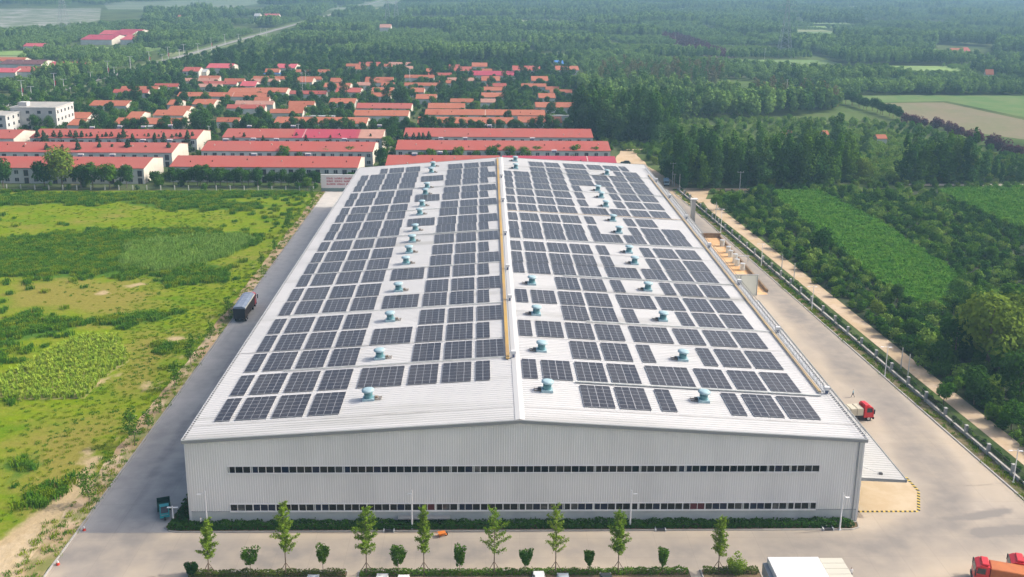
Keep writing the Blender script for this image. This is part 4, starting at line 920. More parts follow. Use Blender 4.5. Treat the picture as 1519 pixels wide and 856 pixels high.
for px, m, lb, dy in ((463, cs, 'silver car behind the hedge under the third ginkgo', 0), (566, cw_, 'white car behind the hedge between two round shrubs', .3), (598, cw_, 'second white car beside its twin behind the hedge', -.3), (800, cw_, 'white car nosing closest to the hedge near the sixth ginkgo', 1.1), (836, cs, 'silver-blue car beside the white car by the sixth ginkgo', .1), (900, cb, 'dark car behind the hedge near the seventh ginkgo', .1)):
    x, _ = atxy(px, 852, 1.4); car((x, 118.05+dy*.5, 0), 0, lb, m)
car((61.5, 361, 0), 1.2, 'dark car parked where the dirt path meets the village', cb)['group'] = 'vehicles at the far gable'
car((*atxy(708+220, 243), 0), 1.3, 'dark green car on the dirt path by the far gable', mat('car_green', (.05, .09, .08), .3))['group'] = 'vehicles at the far gable'
q = at(988, 272); truck('blue_truck', (q.x, q.y, 0), 3.0, 'pale blue lorry parked under the trees near the far gable', c_side(mat('pale_blue', (.30, .42, .50), .5)), 4.2, 2.1, cabm=mat('pale_blue', (.30, .42, .50), .5), axles=2, hc=2.4, ch=1.1)
# teal cargo tricycle
tq = at(246, 762); e = empty('cargo_tricycle', (tq.x-.2, tq.y, 0), .35+math.pi, 'teal motor tricycle with dark cargo tray at the corner of the planter', 'tricycle'); e.scale = (1.15, 1.15, 1.15)
tt = mat('tricycle_teal', (.03, .32, .34), .4); td = mat('tricycle_dark', (.02, .07, .05), .6)
b = MB(); b.ring([[(-.62, .5, .45), (.62, .5, .45), (.62, 1.9, .45), (-.62, 1.9, .45)], [(-.62, .5, 1.1), (.62, .5, 1.1), (.55, 1.85, 1.1), (-.55, 1.85, 1.1)], [(-.6, .55, 1.8), (.6, .55, 1.8), (.5, 1.35, 1.85), (-.5, 1.35, 1.85)]], tt); b.build('cab', e)
b = MB(); b.add([(-.48, 1.87, 1.12), (.48, 1.87, 1.12), (.44, 1.38, 1.82), (-.44, 1.38, 1.82)], [(0, 1, 2, 3)], glassv); b.build('windshield', e)
b = MB(); b.box(-.85, .85, -2.3, .4, .6, .7, td); b.box(-.85, .85, -2.3, -2.22, .7, 1.25, td); b.box(-.85, .85, .32, .4, .7, 1.25, td); b.box(-.85, -.78, -2.22, .32, .7, 1.25, td); b.box(.78, .85, -2.22, .32, .7, 1.25, td); b.build('cargo_tray', e)
b = MB(); b.bbox(-.5, .3, -1.9, -.3, .71, 1.0, mat('sack', (.5, .4, .26), .9), .1); tag(b.build('sack', loc=(tq.x, tq.y+1.0, 0)), 'tan sack lying in the tray of the teal tricycle', 'sack')
for x, y in ((0, 1.7), (-.75, -1.4), (.75, -1.4)): q = MB(); q.wheel((x, y, .33), .33, .16, rub, 'x', 14, steel); q.build('wheel', e)
b = MB(); b.tube((-.45, 1.95, .9), (.45, 1.95, .9), .03, steel, n=5); b.build('handlebar', e)

# ================================================================== people
def person(loc, rz, label, shirt, trousers, stride=.25, skin=(.42, .27, .19)):
    e = empty('person', loc, rz, label, 'person')
    J = [('pel', (0, 0, .92), .12), ('sp', (0, .01, 1.15), .12), ('ch', (0, .02, 1.36), .135), ('nk', (0, .03, 1.5), .05), ('hd', (0, .05, 1.62), .085), ('tp', (0, .05, 1.70), .07),
         ('lh', (-.1, 0, .88), .09), ('lk', (-.11, stride*.55, .5), .06), ('la', (-.11, stride*.9, .09), .04), ('lt', (-.11, stride*.9+.16, .04), .035),
         ('rh', (.1, 0, .88), .09), ('rk', (.11, -stride*.3, .5), .06), ('ra', (.11, -stride, .11), .04), ('rt', (.11, -stride+.15, .04), .035),
         ('ls', (-.19, .02, 1.42), .055), ('le', (-.25, -.06, 1.15), .042), ('lw', (-.24, .1, .93), .03), ('lf', (-.24, .14, .84), .028),
         ('rs', (.19, .02, 1.42), .055), ('re', (.25, -.02, 1.15), .042), ('rw', (.24, .18, .97), .03), ('rf', (.24, .24, .9), .028)]
    ix = {j[0]: i for i, j in enumerate(J)}
    E = [('pel', 'sp'), ('sp', 'ch'), ('ch', 'nk'), ('nk', 'hd'), ('hd', 'tp'), ('pel', 'lh'), ('lh', 'lk'), ('lk', 'la'), ('la', 'lt'), ('pel', 'rh'), ('rh', 'rk'), ('rk', 'ra'), ('ra', 'rt'), ('ch', 'ls'), ('ls', 'le'), ('le', 'lw'), ('lw', 'lf'), ('ch', 'rs'), ('rs', 're'), ('re', 'rw'), ('rw', 'rf')]
    me = bpy.data.meshes.new('body'); me.from_pydata([j[1] for j in J], [(ix[a], ix[b]) for a, b in E], []); o = link('body', me, e)
    md = o.modifiers.new('skin', 'SKIN')
    for i, j in enumerate(J): me.skin_vertices[0].data[i].radius = (j[2], j[2]*.85)
    me.skin_vertices[0].data[0].use_root = True
    sb = o.modifiers.new('sub', 'SUBSURF'); sb.levels = 1; sb.render_levels = 1
    # clothing colours by height, in the body's own space
    m = bpy.data.materials.new('clothed'); m.use_nodes = True; t = m.node_tree; g = t.nodes.new('ShaderNodeTexCoord'); s = t.nodes.new('ShaderNodeSeparateXYZ'); t.links.new(g.outputs['Object'], s.inputs[0])
    cr = t.nodes.new('ShaderNodeValToRGB'); cr.color_ramp.interpolation = 'CONSTANT'; el = cr.color_ramp.elements
    dv = t.nodes.new('ShaderNodeMath'); dv.operation = 'DIVIDE'; dv.inputs[1].default_value = 1.8; t.links.new(s.outputs[2], dv.inputs[0]); t.links.new(dv.outputs[0], cr.inputs[0])
    el[0].position = 0; el[0].color = (.03, .03, .03, 1); el[1].position = .055; el[1].color = (*trousers, 1)
    for p, c in ((.53, shirt), (.83, skin), (.925, (.02, .015, .012))): q = el.new(p); q.color = (*c, 1)
    t.links.new(cr.outputs[0], t.nodes['Principled BSDF'].inputs['Base Color']); t.nodes['Principled BSDF'].inputs['Roughness'].default_value = .85; me.materials.append(m)
    return e
person(at(1265, 589.5), 1.0, 'person in a light blue shirt walking in the yard by the cream load', (.25, .42, .5), (.04, .04, .07), .3)
person((-47.6, 133.35, .1), 1.5, 'person in a white shirt and black trousers walking between planter and wall', (.7, .7, .7), (.02, .02, .025), .25)
person(at(1262, 858), .2, 'person in a white shirt standing beside the white box lorry', (.7, .7, .72), (.1, .1, .12), .08)
# ================================================================== village houses
RC = {'coral': mat('roof_coral', (.39, .088, .066), .75, [(.06, (.36, .11, .085), .8, .44, .56), (.4, (.38, .10, .08), .6, .48, .62, (1, .4, 1)), (1.2, (.43, .13, .10), .5, .5, .68)], bump=(2, .3, .05)),
      'magenta': mat('roof_magenta', (.42, .055, .085), .6, [(.2, (.36, .05, .08), .6, .45, .6)]),
      'orange': mat('roof_orange', (.38, .115, .06), .8, [(.12, (.40, .14, .08), .8, .42, .6), (1., (.55, .23, .13), .5, .5, .68)], bump=(2, .3, .05)),
      'pale': mat('roof_pale', (.48, .26, .20), .8, [(.4, (.40, .2, .15), .7, .45, .6)]),
      'brown': mat('roof_brown', (.13, .06, .065), .8, [(.4, (.2, .09, .08), .6, .45, .6)]),
      'pink': mat('roof_pink', (.52, .10, .12), .7, [(.2, (.44, .09, .1), .7, .45, .6)]),
      'blue': mat('roof_blue', (.06, .2, .52), .5), 'grey': mat('roof_grey', (.42, .44, .45), .7, [(.4, (.33, .35, .36), .7, .45, .6)])}
hwall = mat('house_wall', (.66, .67, .66), .85, [(.3, (.56, .57, .56), .8, .42, .62), (1.5, (.58, .57, .54), .5, .5, .7)])
gablem = mat('gable_cream', (.66, .62, .54), .85, [(.5, (.6, .55, .46), .7, .45, .62)])
win = mat('window_dark', (.035, .045, .06), .15, spec=.6); winf = mat('window_frame', (.6, .6, .58), .6); woodd = mat('door_brown', (.14, .07, .05), .7)
HOUSES = []
hr = random.Random(11)
def house(xl, xr, yr, ye, zr=8.3, ze=6.1, cols='coral', label='', storeys=2, nwin=0, gable=True, group='red-roofed village houses', name='row_house', depth=None):
    """roof given by its ridge and front-eave lines in the survey; real walls, gables, chimneys and windows below"""
    y0 = at((xl+xr)/2, ye, ze).y; y1 = at((xl+xr)/2, yr, zr).y
    x0 = at(xl, (ye+yr)/2, (ze+zr)/2).x; x1 = at(xr, (ye+yr)/2, (ze+zr)/2).x; hd = max(2.2, min(y1-y0, (depth or 12)))
    e = empty(name, ((x0+x1)/2, y0+hd, 0), 0, label, 'house', group); X = (x1-x0)/2; D = hd-.35
    HOUSES.append((x0-1.2, x1+1.2, y0-1.5, y0+2*hd+1))
    w = MB(); w.add([(-X+.2, -D, 0), (X-.2, -D, 0), (X-.2, -D, ze-.02), (-X+.2, -D, ze-.02)], [(0, 1, 2, 3)], hwall); w.add([(-X+.2, D, 0), (X-.2, D, 0), (X-.2, D, ze-.02), (-X+.2, D, ze-.02)], [(0, 3, 2, 1)], hwall)
    for s in (-1, 1): w.add([(s*(X-.2), -D, 0), (s*(X-.2), D, 0), (s*(X-.2), D, ze), (s*(X-.2), 0, zr-.12), (s*(X-.2), -D, ze)], [(0, 1, 2, 3, 4)], gablem)
    w.build('wall', e)
    cl = [cols] if isinstance(cols, str) else cols; r = MB(); tot = sum(c[1] for c in cl) if not isinstance(cols, str) else 1; xa = -X
    for c in cl:
        nm, f = (c, 1) if isinstance(cols, str) else c; xb = xa+2*X*f/tot; m = RC[nm]
        for s in (-1, 1): r.add([(xa, s*hd, ze-.08), (xb, s*hd, ze-.08), (xb, 0, zr), (xa, 0, zr), (xa, s*hd, ze+.08), (xb, s*hd, ze+.08), (xb, 0, zr+.16), (xa, 0, zr+.16)], [(0, 1, 2, 3), (4, 5, 6, 7), (0, 1, 5, 4), (0, 3, 7, 4), (1, 2, 6, 5)], m)
        xa = xb
    ro = r.build('roof', e)
    if storeys == 2 or X > 6:                      # party lines and little chimneys
        n = max(1, int(2*X/11)); rb = MB()
        for i in range(1, n):
            x = -X+2*X*i/n
            rb = MB(); rb.add([(x-.12, -hd, ze+.1), (x+.12, -hd, ze+.1), (x+.12, 0, zr+.2), (x-.12, 0, zr+.2)], [(0, 1, 2, 3)], MATS['roof_coral'] if cl[0] == 'coral' else gablem if i % 3 == 0 else RC[cl[0]] if isinstance(cl[0], str) else RC['coral']); rb.build('party_ridge', ro)
        for i in range(n):
            x = -X+2*X*(i+.5)/n+hr.uniform(-3, 3); t = hr.uniform(.25, .8); z = zr+(ze-zr)*t; c = MB(); c.box(x-.18, x+.18, -hd*t-.18, -hd*t+.18, z-.2, z+.65, MATS['door_brown'] if hr.random() < .5 else gablem); c.build('chimney', ro)
    if nwin:
        for fl_z in ((ze-2.35, ze-.95), (ze-5.3, ze-3.9))[:storeys]:
            for i in range(nwin):
                x = -X+2*X*(i+.5)/nwin; ww = .85; door = (i % 3 == 1)
                f = MB(); zb = fl_z[0]-(.75 if door else 0); f.box(x-ww, x+ww, -D-.09, -D-.005, zb-.08, fl_z[1]+.08, winf if not door else woodd); wo_ = f.build('window' if not door else 'balcony_door', e)
                g = MB(); g.add([(x-ww+.1, -D-.095, zb), (x-.05, -D-.095, zb), (x-.05, -D-.095, fl_z[1]), (x-ww+.1, -D-.095, fl_z[1]), (x+.05, -D-.095, zb), (x+ww-.1, -D-.095, zb), (x+ww-.1, -D-.095, fl_z[1]), (x+.05, -D-.095, fl_z[1])], [(0, 1, 2, 3), (4, 5, 6, 7)], win); g.build('pane', wo_)
    return e
house(-60, 222, 232.3, 249.5, cols='coral', nwin=20, label='long coral-roofed row house with cream gable behind the big willow')
house(256, 534, 231.5, 248.3, cols='coral', nwin=21, label='long coral-roofed row house just behind the notice wall')
house(573, 742, 230.6, 247, cols='coral', label='coral-roofed row house peeping over the warehouse left of the ridge')
house(745, 914, 231, 248, cols='magenta', label='magenta-roofed row house peeping over the far gable')
house(-60, 263, 210.5, 226, cols='coral', nwin=20, label='coral-roofed row house in the second row, farthest from the path')
house(302, 556, 209.5, 224.6, cols='coral', nwin=19, label='coral-roofed row house in the second row, in its middle')
house(588, 903, 207.5, 223.2, cols='coral', nwin=22, label='coral-roofed row house in the second row, beside the poplars')
house(-60, 29, 192.3, 205.5, cols='coral', label='short coral row house beside the white school block')
house(50, 299, 191.3, 205.3, cols='coral', nwin=18, label='coral-roofed row house in the third row behind the fir hedge')
house(333, 570, 190.5, 204.8, cols=[('coral', 102), ('magenta', 97), ('pale', 36)], nwin=16, label='third-row house with coral, crimson and pale roof sections')
house(600, 877, 188, 203.6, cols='coral', nwin=20, label='coral-roofed row house in the third row by the tall poplars')
sm = [(408, 546, 173.5, 183), (620, 762, 172.3, 183), (768, 833, 172, 182), (526, 607, 161.3, 172), (631, 808, 160, 171), (529, 611, 152.7, 161), (635, 690, 151.3, 161), (489, 528, 145.5, 153.5), (552, 584, 129, 136.5), (550, 580, 137.5, 143.5), (609, 630, 128.5, 137), (617, 648, 139, 147), (481, 520, 122.8, 129.5), (498, 536, 130.2, 137), (370, 427, 129.5, 137), (490, 507, 115.8, 122), (440, 465, 114.5, 122), (393, 415, 102, 107.5), (530, 546, 92, 103), (667, 701, 92, 105), (633, 644, 98, 108), (714, 742, 113, 120), (714, 750, 137, 144.5), (717, 747, 129, 134.5), (788, 813, 113, 120), (798, 823, 136, 145.5), (794, 854, 152, 159.5), (138, 194, 147, 157), (171, 275, 174.6, 184.3), (321, 356, 174.5, 181), (104, 135, 166, 175.5), (104, 126, 176.5, 186), (191, 212, 165.5, 174.5), (229, 275, 163.3, 171.5), (250, 282, 157.3, 165), (250, 267, 148, 155.5), (263, 401, 137.2, 143.5), (287, 320, 147.2, 155), (340, 401, 130.2, 137.2), (0, 51, 80, 91), (-40, 39, 96, 107.5), (87, 146, 86, 98), (47, 80, 60.5, 69), (360, 383, 118, 128)]
HN = {}; WD = 'beside a round tree|below the street poles|behind the fir row|near the village street|among low courtyards|next to a walled yard|behind a leafy crown|close to the main road|by the poplar wood|with a long ridge|with a short ridge'.split('|')
for k, (a, b, yr, ye) in enumerate(sm):
    col = 'orange' if k < 40 else 'pink'
    if k in (5, 13, 19): col = 'coral'
    row = 'near' if ye > 160 else 'middle' if ye > 125 else 'far'; side = 'by the main road' if a < 170 else 'in the village middle' if a < 560 else 'on the poplar side'
    ln = 'long' if b-a > 75 else 'short' if b-a < 30 else 'mid-sized'
    kk_ = (ln, col, side); HN[kk_] = HN.get(kk_, -1)+1
    house(a, b, yr, ye, 5.2 if yr > 120 else 6.2, 3.3 if yr > 120 else 3.8, col, '%s %s-roofed house %s, %s of its kind counted from the warehouse' % (ln, col, side, ORD[HN[kk_]]), 1, depth=9, name='village_house')
house(700, 763, 101, 112, 6.4, 4.2, 'magenta', 'long crimson-roofed house beyond the village trees', 1, depth=12, name='village_house')
house(700, 723, 91, 99, 6.4, 4.2, 'orange', 'small orange-roofed house behind the crimson one', 1, depth=12, name='village_house')
house(760, 801, 97, 104.5, 9, 6.6, 'coral', 'white two-storey house with many windows and coral roof', 2, nwin=8, name='village_house', depth=12)
house(414, 443, 91.5, 101, 6.4, 4.2, 'pink', 'pink-roofed barn beside the village pole', 1, name='village_house', depth=12)
house(822, 835, 88, 95, 6.2, 4.2, 'blue', 'tiny house with a bright blue roof by the wood', 1, name='village_house')
house(823, 857, 95.5, 104, 6.2, 4.0, 'orange', 'orange-roofed house under the bright blue roof', 1, name='village_house', depth=12)
house(11, 75, 85.5, 95.5, 6.8, 4.4, 'brown', 'long dark brown roof among the coral ones beyond the road', 1, name='village_house', depth=14)
house(38, 102, 91, 107, 6.6, 4.0, 'coral', 'stepped coral roof beyond the road', 1, name='village_house', depth=16)
house(276, 301, 97, 106, 8.0, 5.6, 'coral', 'white house with coral roof alone among trees by the road', 2, nwin=3, name='village_house', depth=8)
house(301, 309, 101.5, 107, 6.2, 4.4, 'grey', 'low white annex of the lone coral-roofed house', 1, name='village_house', depth=5)
house(311, 349, 92, 101, 7, 4.6, 'pink', 'plain pink roof beside the lone white house', 1, name='village_house', depth=12)
for k, (a, b, yr, ye) in enumerate(((132, 180, 49, 59), (150, 176, 45, 51), (178, 214, 42, 50), (185, 214, 51, 59), (170, 200, 45.5, 52))):
    house(a, b, yr, ye, 9, 5.5, 'pink' if k % 2 else 'magenta', 'bright pink roof of the far cluster, %s from the front' % ORD[k], 1, depth=26, name='village_house')
for k, (a, b, yr, ye, c) in enumerate(((264, 298, 22.3, 27, 'orange'), (393, 417, 19.5, 24.5, 'pink'), (382, 391, 18, 24, 'grey'), (626, 634, 11.5, 14.5, 'grey'), (1411, 1428, 71.5, 78, 'orange'), (1425, 1434, 69, 77, 'coral'), (1243, 1268, 7.2, 11.5, 'grey'), (1472, 1484, 107, 111, 'orange'), (565, 582, 34, 41, 'pale'))):
    house(a, b, yr, ye, 9, 5, c, 'distant %s-roofed building in the haze, %s counted from the road side' % (c, ORD[k]), 1, depth=9, name='village_house')
for k, (a, b, yr, ye) in enumerate(((1298, 1313, 198, 206), (1160, 1173, 192, 200), (1220, 1228, 193, 200))):
    house(a, b, yr, ye, 4.2, 2.6, 'orange', 'tiny orange-roofed hut in the orchard, %s from the brown field' % ORD[k], 1, depth=3, name='field_hut')
# sheds with pale or blue sheet roofs
for k, (px, py, wx, wy, c, lb) in enumerate(((474, 172, 17, 4, RC['grey'], 'low shed with a pale blue-grey roof in a courtyard'), (720, 186, 9, 5, RC['grey'], 'small white-roofed shed behind the third row'), (407, 109, 16, 6, RC['blue'], 'shed with a blue roof beyond the village'), (828, 171, 12, 3, RC['grey'], 'pale flat shed by the poplar edge'), (213, 187, 16, 2.5, whitep, 'white flat lean-to between the first long rows'), (40, 200, 13, 7, RC['grey'], 'grey flat shed between the school and the coral gable'))):
    q = at(px, py, 3); b = MB(); b.box(-wx/2+.2, wx/2-.2, -wy/2+.2, wy/2-.2, 0, 2.9, hwall); b.box(-wx/2, wx/2, -wy/2, wy/2, 2.9, 3.1, c); o = b.build('shed', loc=(q.x, q.y, 0)); tag(o, lb, 'shed')
# white school blocks with flat roofs
def block(x0, x1, y0, y1, h, lb, nx_, ny_):
    e = empty('flat_block', ((x0+x1)/2, (y0+y1)/2, 0), 0, lb, 'building'); X = (x1-x0)/2; Y = (y1-y0)/2; wm = mat('block_white', (.60, .60, .58), .8, [(.2, (.5, .51, .5), .7, .45, .62)])
    b = MB(); b.box(-X, X, -Y, Y, 0, h, wm); b.build('wall', e)
    b = MB(); b.box(-X-.3, X+.3, -Y-.3, Y+.3, h, h+.25, wm); b.box(-X+.2, X-.2, -Y+.2, Y-.2, h+.251, h+.3, mat('flat_roof', (.36, .36, .34), .9, [(.3, (.46, .43, .38), .8, .45, .6)])); b.box(-X+3, -X+7, -Y+3, -Y+7, h+.3, h+2.4, wm); b.build('roof', e)
    HOUSES.append((x0-1, x1+1, y0-1, y1+1))
    for fl in range(3):
        z0 = 1.2+fl*h/3.1
        for i in range(nx_):
            x = -X+2*X*(i+.5)/nx_; f = MB(); f.box(x-1.0, x+1.0, -Y-.06, -Y-.005, z0, z0+1.7, winf); w_ = f.build('window', e); g = MB(); g.box(x-.9, x+.9, -Y-.08, -Y-.061, z0+.1, z0+1.6, win); g.build('pane', w_)
        for i in range(ny_):
            y = -Y+2*Y*(i+.5)/ny_; f = MB(); f.box(X+.005, X+.06, y-.8, y+.8, z0, z0+1.7, winf); w_ = f.build('window', e); g = MB(); g.box(X+.061, X+.08, y-.7, y+.7, z0+.1, z0+1.6, win); g.build('pane', w_)
a = at(15, 196, 0); b_ = at(86, 196, 0)
block(at(14, 160, 12).x, at(83, 160, 12).x, at(50, 160, 12).y, at(50, 160, 12).y+22, 12, 'white three-storey flat-roofed school block beyond the coral rows', 4, 5)
block(at(-60, 172, 10).x, at(8, 172, 10).x, at(0, 172, 10).y, at(0, 172, 10).y+16, 10, 'second white block at the frame edge beside the school', 4, 3)
# smaller houses of the village, packed between the surveyed ones
fz = P((112, 184), (860, 184), (838, 118), (560, 96), (330, 118), (150, 150)); hq = random.Random(44); nf = 0; ro_n = 0
yv = at(500, 184).y
while yv < at(560, 98).y:
    xv = at(100, 150).x; ci_ = 0
    while xv < 45 and nf < 75:
        wv = hq.uniform(9, 27); cx_ = xv+wv/2
        if xv > -255 and bool(inside(np.array([cx_]), np.array([yv]), fz)[0]) and hq.random() < .55 and not any(a-2 < cx_+wv/2 and b+2 > cx_-wv/2 and c-4.5 < yv+9 and d+3 > yv for a, b, c, d in HOUSES):
            def pxy(x, y, z): d = np.array([x, y, z])-C0; q = d@FW; return 759.5+F_PX*(d@RT)/q, CY-F_PX*(d@UP)/q
            l_ = pxy(cx_-wv/2, yv, 4)[0]; r_ = pxy(cx_+wv/2, yv, 4)[0]; ye_ = pxy(cx_, yv, 3.2)[1]; yr_ = pxy(cx_, yv+3.6, 5.0)[1]
            house(l_, r_, yr_, ye_, 5.0, 3.2, (cq := hq.choice(('orange', 'orange', 'coral', 'orange', 'pale'))), '%s %s-roofed house packed in the village, %s lane back, %s from the main road' % ('long' if wv > 20 else 'small', cq, ORD[ro_n], ORD[ci_]), 1, depth=6, name='village_house', group='small houses packed in the village'); nf += 1; ci_ += 1
        xv += wv+hq.uniform(3, 14)
    yv += 17.5; ro_n += 1
# solar water heaters on the ridges
hx = empty('water_heater'); b = MB(); b.tube((-1.1, 0, .75), (1.1, 0, .75), .3, lampw, n=8); b.build('tank', hx)
b = MB(); b.add([(-.9, -1.3, .1), (.9, -1.3, .1), (.9, -.1, .7), (-.9, -.1, .7)], [(0, 1, 2, 3)], mat('heater_tubes', (.05, .06, .1), .3)); b.build('collector', hx)
b = MB(); 
for s in (-.9, .9): b.tube((s, 0, 0), (s, 0, .6), .05, steel, n=4)
b.build('stand', hx); fst = True
for k, (px, py, z) in enumerate(((120, 231, 8.3), (167, 231, 8.3), (212, 209, 8.3), (252, 209, 8.3), (377, 230, 8.3), (457, 230, 8.3), (137, 190, 8.3), (178, 188.5, 8.3), (335, 208, 8.3), (376, 207, 8.3), (410, 207.5, 8.3), (511, 207.5, 8.3), (370, 188, 8.3), (435, 188, 8.3), (563, 187, 8.3), (615, 229.5, 8.3), (653, 227, 8.3), (654, 206, 8.3), (690, 206, 8.3), (790, 206.5, 8.3), (822, 225, 8.3), (726, 187, 8.3), (253, 187, 8.3), (213, 189, 8.3))):
    o = hx if fst else copy_tree(hx); fst = False; q = at(px, py+1, z); o.location = (q.x, q.y, z+.05)
    tag(o, 'white solar water heater on the %s, %s noted' % ('front row house ridge' if py > 220 else 'second row house ridge' if py > 200 else 'third row house ridge', ORD[k]), 'water heater', 'solar water heaters on the row houses')
# lamps along the main road
hp = None
HL = [(33.7, 146.5, 120), (47, 145, 130), (82, 135.6, 109), (95, 133, 120), (135, 121.5, 109), (161, 115, 91), (170, 113.5, 101), (194, 103, 84), (222, 95.5, 77), (241, 92.5, 83), (250, 91, 70), (266.5, 85, 76), (273, 81, 66), (294, 79, 65), (314, 75, 55), (334, 66, 51), (365, 50, 42), (354, 60, 52), (387, 50, 45), (396, 58, 34)]
for k, (px, pb, pt) in enumerate(HL):
    q = at(px, pb); h = min(12.5, max(7, hgt((px, pb), pt))); e = empty('road_lamp', q, 0, 'pale two-armed lamp of the main road, %s from the near end' % ORD[k], 'lamp post', 'lamps along the main road')
    b = MB(); b.tube((0, 0, 0), (0, 0, h), .22, lampw, .16, 5); b.build('pole', e); b = MB(); b.box(-2.2, 2.2, -.15, .15, h, h+.22, lampw); b.build('arm', e)
    if k in (0, 2, 5, 8, 10, 14): b = MB(); b.box(.2, .9, -.05, .05, h*.35, h*.6, redp); b.build('banner', e)
# lattice pylons
def pylon(q, h, wb, label):
    e = empty('pylon', q, 0, label, 'pylon'); b = MB(); m = mat('pylon_steel', (.42, .45, .48), .6); n = 11; r = .16 if h > 40 else .12
    W_ = lambda t: wb/2*(1-t)**1.3+wb*.07
    for i in range(n):
        t0, t1 = i/n, (i+1)/n; a, c = W_(t0), W_(t1)
        for sx, sy in ((1, 1), (1, -1), (-1, -1), (-1, 1)): b.tube((sx*a, sy*a, h*t0), (sx*c, sy*c, h*t1), r, m, n=4)
        cs_ = [(1, 1), (1, -1), (-1, -1), (-1, 1)]
        for j in range(4):
            p, q2 = cs_[j], cs_[(j+1) % 4]; b.tube((p[0]*a, p[1]*a, h*t0), (q2[0]*c, q2[1]*c, h*t1), r*.6, m, n=3); b.tube((q2[0]*a, q2[1]*a, h*t0), (p[0]*c, p[1]*c, h*t1), r*.6, m, n=3)
    b.build('tower', e)
    for z, L in ((h*.78, wb*.9), (h*.88, wb*.75), (h*.97, wb*.55)):
        b = MB(); b.tube((-L, 0, z), (L, 0, z), r*.8, m, n=4); b.tube((-L, 0, z), (0, 0, z+h*.05), r*.6, m, n=3); b.tube((L, 0, z), (0, 0, z+h*.05), r*.6, m, n=3); b.build('crossarm', e)
pylon(at(1163, 84), 58, 12, 'tall lattice pylon rising out of the frame beyond the woods')
pylon(at(575, 36), 42, 9, 'faint lattice pylon in the far haze, first of a close pair')
pylon(at(588, 36), 42, 9, 'faint lattice pylon in the far haze, second of a close pair')
pylon(at(96, 48), 60, 12, 'faint lattice pylon over the pale far fields')

# ================================================================== vegetation
GDK, GMD, GLT = (.034, .105, .018), (.070, .185, .018), (.12, .19, .035)
Ldk = leafm('leaf_dark', GDK, (.062, .145, .022), .9); Lmd = leafm('leaf_mid', GMD, (.115, .215, .02), 1.); Llt = leafm('leaf_light', (.15, .23, .03), (.17, .25, .035), 1.)
Lpop = leafm('leaf_poplar', (.06, .15, .035), (.12, .22, .055), .7, (.18, .21, .07)); Lfar = leafm('leaf_far', (.20, .34, .08), (.24, .36, .09), .5, None, .05, (.09, .19, .05)); Lfard = leafm('leaf_far_dark', (.09, .19, .045), (.13, .23, .05), .5, None, .05, (.18, .31, .07))
Lplum = leafm('leaf_plum', (.10, .035, .06), (.13, .05, .06), 1.); Lgk = leafm('leaf_ginkgo', (.18, .31, .03), (.24, .34, .04), .8, (.20, .22, .05), .8); Lfir = leafm('leaf_fir', (.04, .085, .035), (.06, .105, .04), 1.)
Lyel = leafm('leaf_yellow', (.34, .33, .03), (.2, .24, .03), 1.); Lgr = leafm('grass_weed', (.17, .29, .010), (.24, .31, .014), 1.); Lgd = leafm('weed_dark', (.07, .20, .015), (.12, .25, .017), 1.); Lred = leafm('leaf_rust', (.20, .17, .085), (.14, .17, .06), 1.)
Lmz = leafm('leaf_maize', (.075, .24, .018), (.17, .34, .04), .9)
C = crown_mesh
# named trees in two parts; their meshes are shared between copies
PR = {}
def proto(key, kind, h, wd, n, s, m, tr=.16, base=.25, seeds=3, limbs=5):
    PR[key] = []
    for k in range(seeds):
        c = C('crown', kind, h, wd, n, s, m, seed=hash(key) % 1000+k if False else sum(map(ord, key))+k, base=base); t = tmp_mesh(trunk_mb(h, tr, k, limbs, .16), 'trunk'); PR[key].append((c, t, merged('tree', [c, t])))
proto('broad', 'broad', 10, 8.5, 1500, .62, Lmd, .22); proto('broaddk', 'broad', 11, 9, 1500, .65, Ldk, .25, .2)
proto('willow', 'broad', 11, 11, 2400, .6, Llt, .3, .12); proto('fir', 'cone', 6, 4.4, 1100, .46, Lfir, .1, .06); proto('poplar', 'column', 22, 8, 1700, .85, Lpop, .22, .12); proto('poplardk', 'column', 21, 8.5, 1700, .85, Ldk, .25, .08)
proto('plum', 'bush', 4.2, 5.5, 600, .5, Lplum, .1)
def tree(key, x, y, s, label, group=None, split=True, cat='tree', sz=None, nm='tree'):
    c, t, mg = random.choice(PR[key])
    if split:
        e = empty(nm, (x, y, 0), random.uniform(0, 6.28), label, cat, group); e.scale = (s, s, sz or s); link('crown', c, e); link('trunk', t, e); return e
    o = link(nm, mg, None, (x, y, 0), random.uniform(0, 6.28)); o.scale = (s, s, sz or s); return tag(o, label, cat, group)
GV = 'trees among the village houses'
